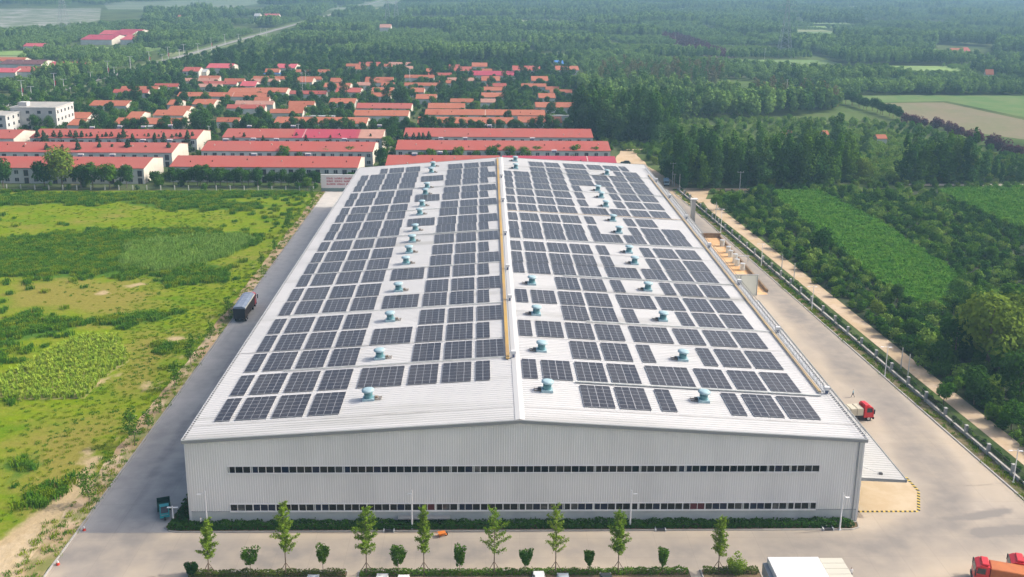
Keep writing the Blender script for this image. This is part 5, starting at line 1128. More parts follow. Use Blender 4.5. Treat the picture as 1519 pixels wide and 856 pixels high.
for px, py, key, s, lb in ((93, 279, 'willow', 1.35, 'big pale willow in front of the coral row house by the meadow'), (66, 281, 'broaddk', 1.0, 'dark round tree left of the big willow'), (163, 281, 'broad', 1.05, 'fresh green tree before the cream gable'), (6, 281, 'broaddk', 1.05, 'dark tree at the frame edge behind the meadow fence'), (188, 279, 'broaddk', .85, 'small dark tree beside the fresh green one'), (120, 279, 'broaddk', .85, 'dark tree in the shade of the willow'), (138, 279, 'broaddk', .9, 'second dark tree in the shade of the willow'),
        (298, 203, 'broaddk', 1.25, 'huge dark round tree between coral rows'), (203, 161, 'poplardk', .8, 'tall dark column tree beside the maroon roof'), (237, 164, 'broaddk', .75, 'round dark tree in the village by the main road'), (148, 190, 'broaddk', .95, 'broad tree behind the first long coral roofs'), (55, 196, 'broaddk', .8, 'tree in front of the white school block'), (72, 197, 'broaddk', .75, 'second tree in front of the white school block'),
        (597, 160, 'broaddk', 1.15, 'great dark tree in the middle of the village'), (683, 155, 'poplardk', .85, 'dark spire tree beside the great village crown'), (705, 170, 'broad', .85, 'round green tree above the long orange roof'), (575, 226, 'broad', .8, 'leafy tree between the row house gables'), (580, 215, 'broaddk', .9, 'dark tree behind the leafy gable tree'), (566, 247, 'broaddk', .75, 'low dark tree beside the cream gable'), (640, 245, 'broad', .75, 'tree showing over the far roof edge near the fans'), (626, 245, 'broad', .6, 'second tree showing over the far roof edge'),
        (725, 240, 'broaddk', .62, 'dark tree over the ridge end of the warehouse'), (740, 240, 'broaddk', .7, 'dark twin tree over the ridge end of the warehouse'), (868, 243, 'broaddk', .6, 'dark tree in front of the magenta roof'), (470, 232, 'broad', .7, 'tree beside the end of the long row'), (438, 232, 'broad', .6, 'tree in front of the second long row'), (951, 119, 'broaddk', 1.1, 'lone dark round tree above the reddish wood')):
    x, y = atxy(px, py); tree(key, x, y, s, lb)
# firs planted before the third and second rows, and low gardens before the first row
def row_trees(key, x0, x1, py, n, s0, s1, label, group, split=False):
    for i in range(n):
        px = x0+(x1-x0)*(i+random.uniform(.2, .8))/n; x, y = atxy(px, py+random.uniform(-1., 1.)); s = random.uniform(s0, s1); tree(key, x, y, s, label+', %s from the road side' % ORD[i], group, split)
row_trees('fir', 55, 290, 224, 30, 1.1, 1.7, 'dark fir in the hedge row behind the second coral roof', 'firs behind the second row')
row_trees('fir', 335, 560, 223, 14, .9, 1.35, 'dark fir between the crimson roof and the second row', 'firs below the crimson roof')
row_trees('fir', 600, 640, 222, 5, 1.1, 1.5, 'dark fir below the corner of the long third-row roof', 'firs by the street corner')
row_trees('fir', 30, 258, 244, 9, 1.2, 1.9, 'dark garden tree between the first and second rows', 'garden trees between the rows')
row_trees('broaddk', 255, 385, 277, 13, .55, .8, 'dark garden tree before the row house behind the meadow', 'garden trees before the front row')
row_trees('broaddk', 395, 472, 277, 8, .4, .7, 'dark shrub tree left of the notice wall', 'shrub trees by the notice wall')
row_trees('broad', 380, 560, 244, 6, .6, .85, 'green garden tree behind the front coral roof', 'garden trees behind the front row')
row_trees('broad', 640, 890, 243, 10, .6, .9, 'green garden tree peeping between coral roofs', 'garden trees between the far rows')
row_trees('broaddk', 120, 620, 199.5, 34, .55, .9, 'dark garden tree behind the third row of coral roofs', 'garden trees behind the third row')
row_trees('broaddk', 620, 850, 197, 16, .6, .9, 'dark garden tree behind the long third-row roof', 'garden trees behind the long roof')
_hn = [0]
# the rest of the village trees: kept off the roofs
def free(x, y, r=1.5):
    if len(HOUSES) != _hn[0]: _hn[0] = len(HOUSES)
    return not any(a-r < x < b+r and c-r < y < d+r for a, b, c, d in HOUSES)
vp = fill(P((60, 182), (350, 184), (860, 184), (860, 85), (350, 72), (150, 118)), 12, .48); vp = vp[vp[:, 0] > -246]; vp = vp[np.array([free(a, b, 2.5) for a, b in vp])]; vp = vp[np.argsort(vp[:, 1]+RNG.uniform(0, 60, len(vp)))]; k = 0
scatter('village_trees', vp[85:], [t_[2] for t_ in PR['broad'][:2]+PR['broaddk'][:2]+PR['poplardk'][:1]], .45, .8, label='further green trees filling the far half of the village', cat='trees')
for x, y in vp:
    if k >= 85: break
    if not free(x, y, 3.): continue
    s = random.uniform(.42, .8); tree(random.choice(('broad', 'broaddk', 'broaddk')), x, y, s, 'green tree growing among the orange-roofed village houses', GV, False); k += 1
# low-poly meshes for the woods
def cm(nm, kind, h, wd, n, s, m, sd, base=.1): return C(nm, kind, h, wd, n, s, m, seed=sd, base=base)
FB_ = [cm('fb%d' % i, 'broad', 9, 9.5, 360, 1.2, (Lfar, Lfard, Lfar)[i], 40+i) for i in range(3)]
FP_ = [cm('fp%d' % i, 'broad', 15, 7.5, 360, 1.2, (Lfar, Lpop, Lfar)[i], 50+i, .12) for i in range(3)]
NP_ = [cm('np%d' % i, 'column', 21, 7.5, 1300, .85, (Lpop, Ldk, Lmd)[i], 60+i, .1) for i in range(3)]
BU_ = [cm('bu%d' % i, 'bush', 3.0, 4.2, 420, .42, (Lmd, Ldk, Lmd, Llt, Ldk)[i], 70+i) for i in range(5)]
BL_ = [cm('bl%d' % i, 'bush', 3.0, 4.4, 420, .42, leafm('leaf_orchard', (.16, .30, .04), (.22, .33, .06), 1.), 75+i) for i in range(3)]
BY_ = [cm('by%d' % i, 'bush', 2.6, 3.4, 300, .36, (Lyel, Lred, Llt)[i], 80+i) for i in range(3)]
VO_ = [cm('vo%d' % i, 'broad', 5.5, 6, 420, .75, (Lmd, Ldk)[i], 90+i, .02) for i in range(2)]
# village undergrowth and courtyards' greenery
vg = fill(P((-150, 283), (905, 283), (905, 225), (860, 130), (830, 85), (350, 72), (60, 130), (-150, 190)), 5.6, .5)
vg = np.array([p for p in vg if free(p[0], p[1], .5) and (p[1] > 420 or RNG.random() < .55)])
scatter('village_greenery', vg, [BU_[0], BU_[1], VO_[0], VO_[1]], .5, 1.0, label='low greenery filling the courtyards between village houses', cat='greenery')
# woods near the works on the yard side
SHR = (lambda *q: P(*q))
wood1 = P((985, 285), (1045, 283), (1050, 275), (1200, 281), (1255, 273), (1285, 262), (1290, 240), (1200, 228), (1060, 226), (985, 232), (930, 232), (905, 216), (895, 200), (890, 180), (990, 190), (1000, 215), (970, 222), (1010, 235), (1010, 262), (985, 268))
scatter('poplar_wood', fill(P((990, 282), (1190, 281), (1250, 275), (1258, 266), (1200, 264), (1130, 268), (1060, 255), (1015, 250), (985, 258)), 5.4), NP_, .65, 1.05, label='tall poplar wood standing along the field edge', cat='wood', group='woods beyond the works')
scatter('poplar_wood', fill(P((880, 212), (965, 218), (1000, 214), (990, 186), (870, 180), (855, 190)), 6.0), NP_, .8, 1.15, label='tall dark poplars crowding the village corner', cat='wood', group='woods beyond the works')
scatter('poplar_wood', fill(P((1338, 277), (1440, 275), (1440, 266), (1338, 268)), 4.6), NP_, .75, 1.0, label='dark poplar clump before the second maize field', cat='wood', group='woods beyond the works')
scatter('poplar_wood', fill(P((1440, 273), (1540, 276), (1600, 262), (1440, 262)), 7), NP_[:2], .35, .6, label='low poplars along the pale path', cat='wood', group='woods beyond the works')
scatter('poplar_wood', fill(P((1110, 224), (1280, 234), (1290, 226), (1200, 218), (1110, 216)), 6.5), [NP_[0], NP_[2], VO_[0]], .5, .85, label='mixed wood behind the field-edge poplars', cat='wood', group='woods beyond the works')
scatter('poplar_wood', fill(P((870, 178), (955, 180), (1110, 180), (1245, 168), (1245, 158), (1105, 158), (960, 140), (860, 140)), 6.2), FP_, .8, 1.15, label='dense poplar plantation beyond the orchard', cat='wood', group='woods beyond the works')
RW_ = [cm('rw%d' % i, 'column', 15, 5.5, 320, 1.0, (Lred, Lpop)[i], 95+i, .12) for i in range(2)]
scatter('reddish_wood', fill(P((880, 138), (1010, 132), (1080, 125), (1060, 108), (900, 108)), 8), RW_, .7, 1.05, label='reddish thinning wood behind the village', cat='wood'); scatter('reddish_wood', fill(P((1112, 160), (1240, 164), (1240, 154), (1112, 148)), 5.5), RW_, .8, 1.1, label='reddish-trunked wood beside the dark hedge row', cat='wood')
scatter('orchard', fill(P((960, 222), (1000, 228), (1100, 222), (1110, 196), (1000, 190), (965, 198)), 6, rows=.15), [BL_[0], BL_[1], BU_[0]], .8, 1.2, label='low green orchard between the poplar blocks', cat='orchard', group='orchards')
scatter('orchard', fill(P((1195, 226), (1215, 262), (1290, 275), (1340, 272), (1440, 262), (1460, 240), (1440, 226), (1300, 196), (1215, 196)), 4.6, rows=.3), [BL_[0], BL_[1], BL_[2]], .85, 1.3, label='yellow-green shrub orchard beside the orange hut', cat='orchard', group='orchards')
scatter('orchard', fill(P((1290, 188), (1340, 182), (1519, 240), (1640, 270), (1600, 285), (1460, 262), (1380, 232)), 4.6, .2, rows=-.5), [VO_[0], BU_[1], BU_[0]], .55, .8, label='teal-green tree nursery in rows below the plum trees', cat='orchard', group='orchards')
ff = fill(P((915, 222), (1640, 232), (1640, 300), (1440, 282), (1140, 286), (1020, 300), (1048, 284), (1010, 276), (960, 240)), 4.2, .5); ff = ff[~inside(ff[:, 0], ff[:, 1], P((1335, 276), (1640, 278), (1640, 272), (1335, 272))) & ~inside(ff[:, 0], ff[:, 1], P((900, 250), (910, 220), (952, 222), (956, 234), (1000, 264), (1135, 277), (1135, 284), (1060, 285), (1040, 310), (1000, 300)))]
scatter('low_bushes', ff, BU_[:4], .7, 1.15, label='low green bushes between the path and the poplars', cat='bushes')
scatter('low_bushes', fill(P((860, 218), (985, 232), (1290, 235), (1300, 180), (860, 172)), 6, .5), [BL_[0], BL_[1], BL_[2], BU_[0]], .8, 1.3, label='low green bushes on the floor of the poplar woods', cat='bushes')
# the dark hedge row and the plum row: trees one can tell apart
def line_trees(key, pts, n, s0, s1, label, group, jit=1.):
    for i in range(n):
        k_i = i; t = (i+.5)/n*(len(pts)-1); k = int(t); a = Vector(atxy(*pts[k])); b = Vector(atxy(*pts[min(k+1, len(pts)-1)])); p = a.lerp(b, t-k); tree(key, p.x+random.uniform(-jit, jit), p.y+random.uniform(-jit, jit), random.uniform(s0, s1), label+', %s from its village end' % ORD[k_i], group, False)
line_trees('broaddk', [(1248, 152), (1290, 164), (1338, 180)], 16, .62, .8, 'dark clipped tree in the hedge row beside the brown field', 'dark trees along the brown field')
line_trees('plum', [(1342, 180), (1400, 193), (1460, 214), (1519, 234), (1570, 250)], 26, 1.15, 1.6, 'purple-leaved plum tree in the row along the brown field', 'plum trees along the brown field', 2.)
scatter('plum_orchard', fill(FP, 11, .2), [PR['plum'][0][0]], 1.3, 1.7, label='distant purple plum orchard on the slope', cat='orchard')
# big pale-topped tree group above the path
for px, py, s, k_, lb in ((1462, 545, 1.6, 'willow', 'huge bright-topped willow above the dirt path'), (1500, 520, 1.25, 'willow', 'bright willow behind the huge one'), (1415, 530, .9, 'broaddk', 'dark tree at the foot of the huge willow'), (1510, 600, 1.0, 'broaddk', 'dark tree leaning over the path near the frame edge'), (1445, 600, .7, 'broaddk', 'dark round tree beside the path below the willow'), (1218, 378, .75, 'broaddk', 'dark round tree between path and maize field'), (1062, 312, .6, 'broad', 'round green tree at the path bend'), (1090, 310, .62, 'broad', 'green tree beside the path bend tree'), (1130, 296, .6, 'broad', 'small green tree at the maize corner'), (1262, 262, 1.0, 'broaddk', 'very dark tree beside the yellow-leaved one'), (1278, 268, .9, 'willow', 'yellow-leaved tree at the end of the poplar wood')):
    x, y = atxy(px, py); tree(k_, x, y, s, lb)
for k, (px, py, s_, ky) in enumerate(((1500, 640, .6, 'broad'), (1480, 560, .75, 'broad'), (1400, 600, .5, 'broad'), (1350, 500, .5, 'broad'), (1300, 470, .42, 'willow'), (1240, 420, .5, 'broad'), (1265, 405, .42, 'broad'), (1180, 350, .5, 'broad'), (1330, 450, .5, 'broaddk'), (1130, 330, .5, 'broad'), (1500, 470, .9, 'broad'), (1440, 470, .8, 'broad'), (1519, 430, .9, 'broaddk'), (1300, 300, .5, 'broad'), (1360, 330, .5, 'broad'), (1420, 360, .5, 'broaddk'), (1470, 390, .55, 'broad'), (1250, 290, .45, 'broad'), (1390, 545, .55, 'broaddk'), (1519, 560, .9, 'willow'))):
    x, y = atxy(px, py); tree(ky, x, y, s_, 'leafy tree rising from the undergrowth beyond the dirt path, %s noted from the near corner' % ORD[k], 'trees in the undergrowth beyond the path')
# undergrowth along and beyond the path
ug = fill([(curbx(92)+11.4, 92), (190, 92), (190, 200), (150, 262), (170, 360), (135, 372), (100, 368), (curbx(352)+12, 356), (curbx(345)+10.6, 345), (curbx(250)+11.2, 250), (curbx(150)+11.2, 150)], 2.6, .5)
ug = ug[~inside(ug[:, 0], ug[:, 1], MZ1) & ~inside(ug[:, 0], ug[:, 1], MZ2)]
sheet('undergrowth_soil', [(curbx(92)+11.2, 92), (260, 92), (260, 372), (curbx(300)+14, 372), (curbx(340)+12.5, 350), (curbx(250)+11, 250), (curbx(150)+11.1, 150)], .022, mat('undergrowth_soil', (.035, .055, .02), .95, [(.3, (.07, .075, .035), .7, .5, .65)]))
far_ = ug[:, 1] > 225
scatter('undergrowth', ug[~far_], [BU_[0], BU_[1], BU_[2], BU_[4], BL_[0]], .4, 1.3, label='thick dark green undergrowth beside the dirt path', cat='undergrowth', group='undergrowth by the path')
scatter('undergrowth', ug[far_], [BU_[0], BU_[1], BU_[2], BU_[4], BL_[1]], .4, 1.15, label='bushy undergrowth round the maize fields', cat='undergrowth', group='undergrowth by the path')
k = RNG.random(len(ug)) < .035
scatter('yellowing_bushes', ug[k]+RNG.normal(size=(k.sum(), 2)), BY_, .5, .8, label='yellow and rusty bushes dotted through the undergrowth', cat='undergrowth')
bb_ = fill([(190, 150), (420, 150), (420, 372), (170, 372), (150, 262), (190, 200)], 3.6, .5); bb_ = bb_[~inside(bb_[:, 0], bb_[:, 1], MZ2)]
scatter('scrub', bb_, [BU_[0], BU_[1], BU_[4], BU_[2]], .6, 1.1, label='dark scrub beyond the maize fields', cat='undergrowth')
# maize: upright arching plants in rows
def blades(nm, n, h, r, w_, m, seed, tip=.5):
    rng = np.random.default_rng(seed); mb_v = []; mb_f = []; n = int(n)
    for i in range(n):
        a = rng.uniform(0, 6.28); x, y = rng.normal(0, r, 2); hh = h*rng.uniform(.6, 1.1); dx, dy = math.cos(a)*tip*hh, math.sin(a)*tip*hh; px, py = -math.sin(a)*w_/2, math.cos(a)*w_/2; k = len(mb_v)
        mb_v += [(x-px, y-py, 0), (x+px, y+py, 0), (x+dx*.4+px, y+dy*.4+py, hh*.75), (x+dx*.4-px, y+dy*.4-py, hh*.75), (x+dx, y+dy, hh*rng.uniform(.7, 1.0))]
        mb_f += [(k, k+1, k+2, k+3), (k+3, k+2, k+4)]
    me = bpy.data.meshes.new(nm); me.from_pydata(mb_v, [], mb_f); me.materials.append(m); me.update(); return me
MP = [blades('maize%d' % i, 22, 2.0, .2, .22, Lmz, i, .55) for i in range(3)]
scatter('maize', fill(MZ1, (1.25, .95), .25, rows=.5), MP, .8, 1.15, label='bright green maize filling the slanting field', cat='maize', group='maize fields'); scatter('maize', fill(MZ2, (1.5, 1.2), .3, rows=.5), MP, .8, 1.15, label='green maize field before the poplar clump', cat='maize', group='maize fields')
# meadow: grass tufts, tall weeds and a small corn patch
GT = [blades('tuft%d' % i, 42, .5, .5, .09, (Lgr, Lgr, Lgd)[i], 10+i, .6) for i in range(3)]; WT = [blades('weed%d' % i, 70, 1.5, .75, .16, (Lgd, Lgd, Lgr)[i], 20+i, .45) for i in range(3)]; CT = [blades('corn%d' % i, 20, 1.5, .16, .16, leafm('leaf_corn', (.42, .52, .06), (.3, .46, .05), 1.), 30+i, .5) for i in range(2)]
RDm = [blades('reed%d' % i, 60, 1.7, .7, .1, leafm('leaf_reed', (.19, .36, .05), (.26, .40, .08), 1.), 33+i, .25) for i in range(2)]
mp = fill([(-250, 95), (-70.5, 95), (-70.5, 364), (-250, 364)], 1.2, .5); vis = mp[:, 0] > -62-.42*mp[:, 1]-14; mp = mp[vis]
def nz(x, y, s, sd):
    r = np.random.default_rng(sd); v = 0
    for k in range(5): a = r.uniform(0, 6.28); f = s*r.uniform(.6, 1.8); v = v+np.sin((x*math.cos(a)+y*math.sin(a))*f+r.uniform(0, 6.28))
    return v/5
TW = P((0, 352), (60, 345), (200, 338), (300, 340), (385, 348), (375, 362), (290, 390), (240, 408), (120, 413), (0, 412), (-60, 400)); CP = P((0, 562), (60, 530), (125, 498), (175, 500), (192, 535), (150, 565), (125, 592), (40, 594), (0, 590), (-40, 590)); RD = P((190, 360), (330, 350), (380, 355), (330, 385), (240, 405), (180, 400))
dn = nz(mp[:, 0], mp[:, 1]*.5, .09, 3)+RNG.normal(0, .3, len(mp)); wd_ = np.max([soft_in(mp[:, 0], mp[:, 1], q, 6.) for q in WEED], 0)+nz(mp[:, 0], mp[:, 1], .35, 5)*.5+RNG.normal(0, .1, len(mp)); tall = wd_ > .62
cpm = inside(mp[:, 0], mp[:, 1], CP); rd = inside(mp[:, 0], mp[:, 1], RD) & (RNG.random(len(mp)) < .6)
barem = (np.max([soft_in(mp[:, 0], mp[:, 1], q, 3.) for q in BARE], 0)+RNG.normal(0, .08, len(mp)) > .5) | (RNG.random(len(mp)) < .15)
strpX = mp[:, 0] > -70.8
scatter('meadow_grass', mp[~tall & ~cpm & ~barem & (dn < -.25) & ~strpX], GT, .35, .7, z=.01, label='bright yellow-green grass tufts of the open meadow', cat='grass')
scatter('tall_weeds', mp[(tall & ~rd & ~cpm) | (~tall & ~cpm & (dn > .72) & ~strpX & ~barem)], WT, .45, .9, z=.01, label='dark green patches of tall weeds in the meadow', cat='weeds')
scatter('reeds', mp[rd], RDm, .8, 1.2, z=.01, label='paler reeds rising from the weed patch', cat='reeds')
scatter('corn_patch', fill(CP, (1.5, .85), .16, rows=-.9), CT, .75, 1.15, label='small patch of yellowish corn in the meadow', cat='corn'); sheet('corn_soil', soft(CP, amp=.4, step=2), .019, mat('corn_soil', (.26, .27, .07), .95, [(.5, (.3, .22, .13), .6, .5, .65)]))
vg2 = fill([(-71.5, 100), (-65.9, 100), (-65.9, 364), (-70.5, 364)], .9, .5); kk = RNG.random(len(vg2)) < .35
scatter('verge_weeds', vg2[kk], [GT[0], GT[2], BU_[1]] if False else [GT[0], GT[2]], .4, .95, z=.02, label='scattered weeds on the dirt verge of the side road', cat='weeds')
pz = fill([(curbx(92)+.3, 92), (curbx(92)+2.4, 92), (curbx(372)+2.4, 372), (curbx(372)+.3, 372)], .9, .5); scatter('strip_weeds', pz[RNG.random(len(pz)) < .5], [GT[2], GT[0]], .5, 1.0, z=.02, label='weeds in the planting strip along the yard fence', cat='weeds')
iv_ = fill([(curbx(92)+2.9, 92), (curbx(92)+4.6, 92), (curbx(372)+4.3, 372), (curbx(372)+2.9, 372)], 1.0, .5); scatter('fence_ivy', iv_[RNG.random(len(iv_)) < .8], BU_[:2]+[BU_[4]], .26, .46, label='green shrubbery growing against the outside of the yard fence', cat='shrubbery')
# far country: parcels of plantation, orchard and field
fr_ = np.random.default_rng(21)
excl = [FB, FG, FG2, FP]+[P(*q) for q in (((-200, 10), (150, 8), (330, -3), (480, -3), (330, 17), (215, 22), (215, 45), (100, 50), (-200, 52)), ((600, -3), (660, -3), (530, 18), (455, 22)), ((125, 40), (225, 38), (225, 66), (130, 66)), ((690, 12), (520, 20), (500, 24)), ((1180, 28), (1420, 32), (1400, 40), (1180, 34)), ((1390, 66), (1480, 70), (1470, 88), (1380, 84)))]
FLD = []
def parcels():
    out = {'fp': [], 'fb': [], 'bu': []}
    cell = 95; ang = .12; ca, sa = math.cos(ang), math.sin(ang)
    for iy in range(-4, 50):
        for ix in range(-26, 34):
            cx = ix*cell+fr_.uniform(-12, 12); cyy = 520+iy*cell*.62; X = cx*ca-cyy*0*sa; Y = cyy+cx*sa*.35
            if Y > 3300 or Y < 430: continue
            d = np.array([X, Y, 0])-C0; z = d@FW; u = 759.5+F_PX*(d@RT)/z; v = CY-F_PX*(d@UP)/z
            if u < -120 or u > 1640 or v < -25 or v > 290: continue
            left = X < -150; dens = fr_.random()
            if X < 190 and 395 < Y < 930 and X > -285: continue
            if v > 148 and u > 870: continue
            if v > 128 and u < 870: continue
            ty = 'fp' if dens < (.3 if left else .5) else 'fb' if dens < (.62 if left else .82) else 'bu' if dens < (.8 if left else .9) else None
            if u < 430 and v < 50 and dens > .42: ty = None
            fz_ = float(nz(np.array([X]), np.array([Y*1.6]), .0075, 77)[0])
            if X > -150 and fz_ > .33: ty = None if fz_ > .42 else 'bu'
            if ty is None:
                k3 = len(FLD)
                if u > 430 or v > 60: FLD.append(sheet('far_field', [(X-44, Y-27), (X+44, Y-27+31*sa), (X+44, Y+25+31*sa), (X-44, Y+25)], .028+.0004*(k3 % 9), mat(('far_field_pale', 'far_field_green', 'far_field_fresh')[k3 % 3], ((.26, .29, .14), (.15, .25, .07), (.22, .34, .09))[k3 % 3], .95, [(.02, (.16, .22, .08), .6, .45, .6)])))
                continue
            step = {'fp': 5.6, 'fb': 7.2, 'bu': 6.}[ty]*(1 if Y < 1500 else 1.35); hx_, hy_ = cell/2-3, cell*.31-3
            gx, gy = np.meshgrid(np.arange(-hx_, hx_, step), np.arange(-hy_, hy_, step)); gx = gx.ravel(); gy = gy.ravel(); gx = gx+fr_.uniform(-.35, .35, gx.shape)*step; gy = gy+fr_.uniform(-.35, .35, gy.shape)*step
            sc_ = fr_.uniform(.55, 1.1)*(1 if Y < 1500 else 1.2); out[ty].append(np.c_[X+gx, Y+gy+gx*sa*.35, np.full(gx.shape, sc_)*fr_.uniform(.93, 1.07, gx.shape)])
    return {k: np.concatenate(v) for k, v in out.items() if v}
for k, a in parcels().items():
    m = (a[:, 0] < -306) | (a[:, 0] > np.where(a[:, 1] < 1050, -246, -260))
    for e_ in excl: m &= ~inside(a[:, 0], a[:, 1], e_)
    for hx0, hx1, hy0, hy1 in HOUSES:
        m &= ~((a[:, 0] > hx0-3) & (a[:, 0] < hx1+3) & (a[:, 1] > hy0-.085*hy0) & (a[:, 1] < hy1))
    a = a[m]; nmz = {'fp': ('far_plantation', 'far plantations of slender trees fading into haze', FP_), 'fb': ('far_woods', 'far rounded woods fading into haze', FB_), 'bu': ('far_orchards', 'far low orchards fading into haze', [BL_[0], BL_[1]])}[k]
    scatter(nmz[0], a[:, :2], nmz[2], sc=a[:, 2]*(1.5 if k == 'bu' else 1), label=nmz[1], cat='woods', rng=fr_)
    print(k, len(a))
for q, st in ((P((0, 66), (330, 58), (330, 20), (180, 36), (0, 48)), 13), (P((60, 150), (280, 112), (330, 70), (200, 100), (60, 138)), 11), (P((110, 130), (330, 72), (315, 70), (60, 118), (0, 128), (0, 140)), 9), (P((0, 84), (120, 84), (330, 66), (300, 50), (0, 62)), 13), (P((0, 138), (180, 92), (100, 104), (0, 112)), 9), (P((1170, 128), (1430, 142), (1519, 142), (1519, 128), (1330, 112), (1170, 112)), 9), (P((1000, 108), (1170, 128), (1170, 100), (1000, 95)), 9), (P((860, 135), (960, 108), (1000, 106), (950, 80), (840, 82)), 10)):
    f = fill(q, st*.8, .45); mk = (f[:, 0] < -306) | (f[:, 0] > np.where(f[:, 1] < 1050, -246, -260))
    for hx0, hx1, hy0, hy1 in HOUSES: mk &= ~((f[:, 0] > hx0-4) & (f[:, 0] < hx1+4) & (f[:, 1] > hy0-.08*hy0) & (f[:, 1] < hy1))
    scatter('middle_woods', f[mk], FB_, .6, .95, label='leafy woods between the village and the far plain', cat='woods', group='woods round the village')

# hedges in the planters
def hedge(name, x0, x1, y0, y1, h, n, m, label, s=.26, seed=0, lump=.25):
    rng = np.random.default_rng(seed); X = rng.uniform(x0, x1, n); Y = rng.uniform(y0, y1, n); top = h*(1-lump/2+lump*nz(X, Y, 2.2, seed+1)); side = rng.random(n) < .35; Z = np.where(side, rng.uniform(.1, 1, n)*top, top*rng.uniform(.85, 1.05, n)); Y = np.where(side, np.where(rng.random(n) < .75, y0, y1)+rng.normal(0, .06, n), Y)
    Nn = np.c_[rng.normal(0, .5, n), np.where(side, -1, 0)+rng.normal(0, .5, n), np.where(side, .2, 1.)+rng.normal(0, .3, n)]
    me = quads(np.c_[X, Y, Z+.1], Nn, rng.uniform(.7, 1.3, n)*s, m, name, rng=rng); o = link(name, me); return tag(o, label, 'hedge')
hedge('hedge', -52.3, 50.8, 132.5, 134.0, .95, 15000, Ldk, 'long dark hedge in the planter along the warehouse front wall', .3, 1, .5)
hedge('hedge', -52.2, -49.9, 134.1, 158, .8, 2600, Ldk, 'dark hedge in the narrow planter beside the side road', .34, 2, .5)
for k, (a, b) in enumerate(((-45.8, -24.4), (-22.4, 23.3), (25.4, 33.2))): hedge('hedge', a, b, 120.7, 121.7, .7, int((b-a)*150), Lmd if k % 2 else leafm('leaf_hedge', (.07, .14, .025), (.12, .16, .03), 1.), ('low clipped hedge before the car park, %s stretch' % ('shaded-road end', 'long middle', 'short yard-side')[k]), .2, 5+k, .45)
# front row: staked ginkgos and small round shrubs, each its own shape
wood_s = mat('stake_wood', (.16, .11, .08), .85)
def ginkgo(px, base, top, wpx, lb, seed, sparse=1.):
    x, y = atxy(px, base); y = 121.2; x = at(px, base, 0).x; h = 0
    for k in range(20, 200):
        d = np.array([x, y, k*.1])-C0
        if CY-F_PX*(d@UP)/(d@FW) <= top: h = k*.1; break
    wd = wpx/10.2; rng = np.random.default_rng(seed); e = empty('ginkgo_tree', (x, y, .1), 0, lb, 'tree', 'staked ginkgos along the front road')
    tb = MB(); lean = rng.normal(0, .012, 2)*h; k = 6; pts = [Vector((lean[0]*(i/k)**2, lean[1]*(i/k)**2, h*.97*i/k)) for i in range(k+1)]
    for i in range(k): tb.tube(pts[i], pts[i+1], .1*(1-.14*i), BARK, .1*(1-.14*(i+1)), 7)
    P_ = []; N_ = []; nb = int(30*sparse+10)
    for j in range(nb):
        t = .3+.66*j/nb; a = j*2.4+rng.uniform(-.5, .5); ln = wd*.5*(1.05-.72*max(0, (t-.42)/.58))*rng.uniform(.55, 1.2)*(1 if t > .38 else .75); b0 = Vector((lean[0]*t*t, lean[1]*t*t, h*t)); dr = Vector((math.cos(a), math.sin(a), rng.uniform(.35, .9))); b1 = b0+dr*ln*.85
        tb.tube(b0, b1, .035, BARK, .01, 4); m_ = int(64*ln/.8*(1.1 if sparse > .9 else .75))+10
        s = rng.uniform(.12, 1.08, m_)[:, None]; q = np.array(b0)[None]+s*(np.array(b1-b0))[None]+rng.normal(0, .10+.05*(1-t), (m_, 3)); P_.append(q); N_.append(rng.normal(0, .7, (m_, 3))+np.array([0, 0, .5]))
    tb.build('trunk', e); PP = np.concatenate(P_); me = quads(PP, np.concatenate(N_), rng.uniform(.11, .24, len(PP)), Lgk, 'crown', rng=rng); link('crown', me, e)
    for i in range(3): a = .5+i*2.09; s = MB(); s.tube((math.cos(a)*1.15, math.sin(a)*.6, -.1), (0, 0, 1.9), .045, wood_s, n=5); s.build('stake', e)
for k, (px, ba, tp, w_, sp) in enumerate(((311, 852, 770, 27, 1.1), (425, 852, 744, 42, 1.), (544, 852, 750, 44, 1.), (629, 852, 747, 26, 1.1), (733, 852, 752, 48, .55), (824, 852, 748, 37, .7), (917, 852, 758, 33, 1.2), (1066, 852, 766, 27, 1.1))):
    ginkgo(px, ba, tp, w_, 'staked green ginkgo by the front road, %s from the shaded road' % ORD[k], 30+k, sp)
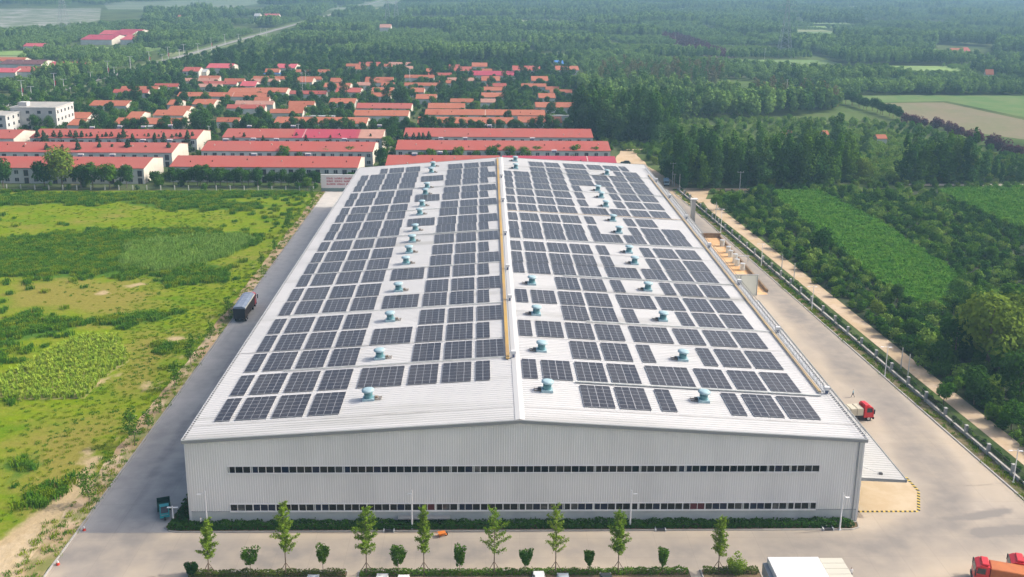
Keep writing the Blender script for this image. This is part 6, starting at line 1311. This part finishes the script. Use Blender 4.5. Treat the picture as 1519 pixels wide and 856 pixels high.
def roundshrub(px, py_c, hpx, wpx, lb, seed, m=Lmd, gname='round young trees between the ginkgos', stem=True):
    x = at(px, 850, 0).x; y = 121.3; ppm = 10.2; wd = wpx/ppm*1.2; ht = hpx/ppm*1.1
    d0 = None
    for k in range(0, 80):
        d = np.array([x, y, k*.1])-C0
        if CY-F_PX*(d@UP)/(d@FW) <= py_c: d0 = k*.1; break
    e = empty('young_tree', (x, y, .1), 0, lb, 'tree', gname); rng = np.random.default_rng(seed); L_ = []
    L_.append((0, 0, d0, wd*.3, wd*.3, ht*.36)); L_.append((0, 0, d0+ht*.2, wd*.34, wd*.34, ht*.25))
    for i in range(18): a = i*2.4+rng.uniform(-.4, .4); q = rng.uniform(.2, .3); zz = rng.uniform(-.42, .42); rr_ = .5+.75*(zz+.42); L_.append((math.cos(a)*wd*.24*rr_, math.sin(a)*wd*.24*rr_, d0+ht*zz, wd*q*.62*rr_, wd*q*.62*rr_, ht*q*.7))
    Pp, dd = lobe_pts(L_, 1500, rng); Nn = dd*.8+rng.normal(size=Pp.shape)*.6; link('crown', quads(Pp, Nn, rng.uniform(.12, .3, len(Pp)), m, 'crown', rng=rng), e)
    tb = MB(); tb.tube((0, 0, 0), (0, 0, max(.2, d0-ht*.1)), .05, BARK, .035, 6)
    for i in range(6): a = i*1.05; tb.tube((0, 0, max(.15, d0-ht*.3)), (math.cos(a)*wd*.3, math.sin(a)*wd*.3, d0+ht*.25), .025, BARK, .01, 4)
    tb.build('trunk', e)
for k, (px, pc, hp_, wp) in enumerate(((373, 828, 20, 29), (480, 824, 25, 21), (591, 827, 22, 27), (682, 826, 26, 20), (780, 828, 22, 22), (873, 829, 22, 17), (983, 827, 26, 18))):
    roundshrub(px, pc, hp_, wp, 'small dark round young tree between ginkgos, %s from the shaded road' % ORD[k], 60+k)
roundshrub(1093, 842, 30, 34, 'pale leafy young tree beside the last ginkgo', 70, Lgk, 'pale young tree'); roundshrub(287, 846, 20, 20, 'dark loose shrub at the end of the front hedge', 71, Ldk, 'shrub at the hedge end')
# saplings on the verge of the side road
proto('sapling', 'column', 7, 2.6, 520, .3, Lmd, .06, .3, 3, 6)
for k, (px, py, s) in enumerate(((203, 662, 1.1), (224, 642, .7), (263, 578, .9), (287, 545, 1.05), (136, 750, .95), (316, 506, .7), (342, 470, .75), (390, 398, .7), (430, 345, .7), (409, 374, .55), (466, 300, .8), (160, 720, .35), (241, 612, .35), (445, 322, .5))):
    x, y = atxy(px, py); tree('sapling', x-.4, y, s, 'thin sapling on the dirt verge of the side road, %s listed from the near end' % ORD[(4, 7, 3, 1, 0, 9, 10, 12, 13, 11, 14, 2, 5, 8)[k] if False else k], 'saplings on the verge', True, nm='sapling')
x, y = atxy(456, 283); tree('broad', x, y, .55, 'bright green young tree beside the notice wall')
# ================================================================== haze
hz = MB(); hm = bpy.data.materials.new('haze'); hm.use_nodes = True; t = hm.node_tree; t.nodes.remove(t.nodes['Principled BSDF']); v = t.nodes.new('ShaderNodeVolumePrincipled')
v.inputs['Color'].default_value = (.34, .58, .80, 1); v.inputs['Density'].default_value = .00031; v.inputs['Anisotropy'].default_value = .15; t.links.new(v.outputs[0], t.nodes['Material Output'].inputs['Volume'])
hz.box(-4300, 4400, -80, 4400, -1, 86, hm); o = hz.build('haze'); o['kind'] = 'stuff'; tag(o, 'pale blue summer haze over the whole plain', 'haze')
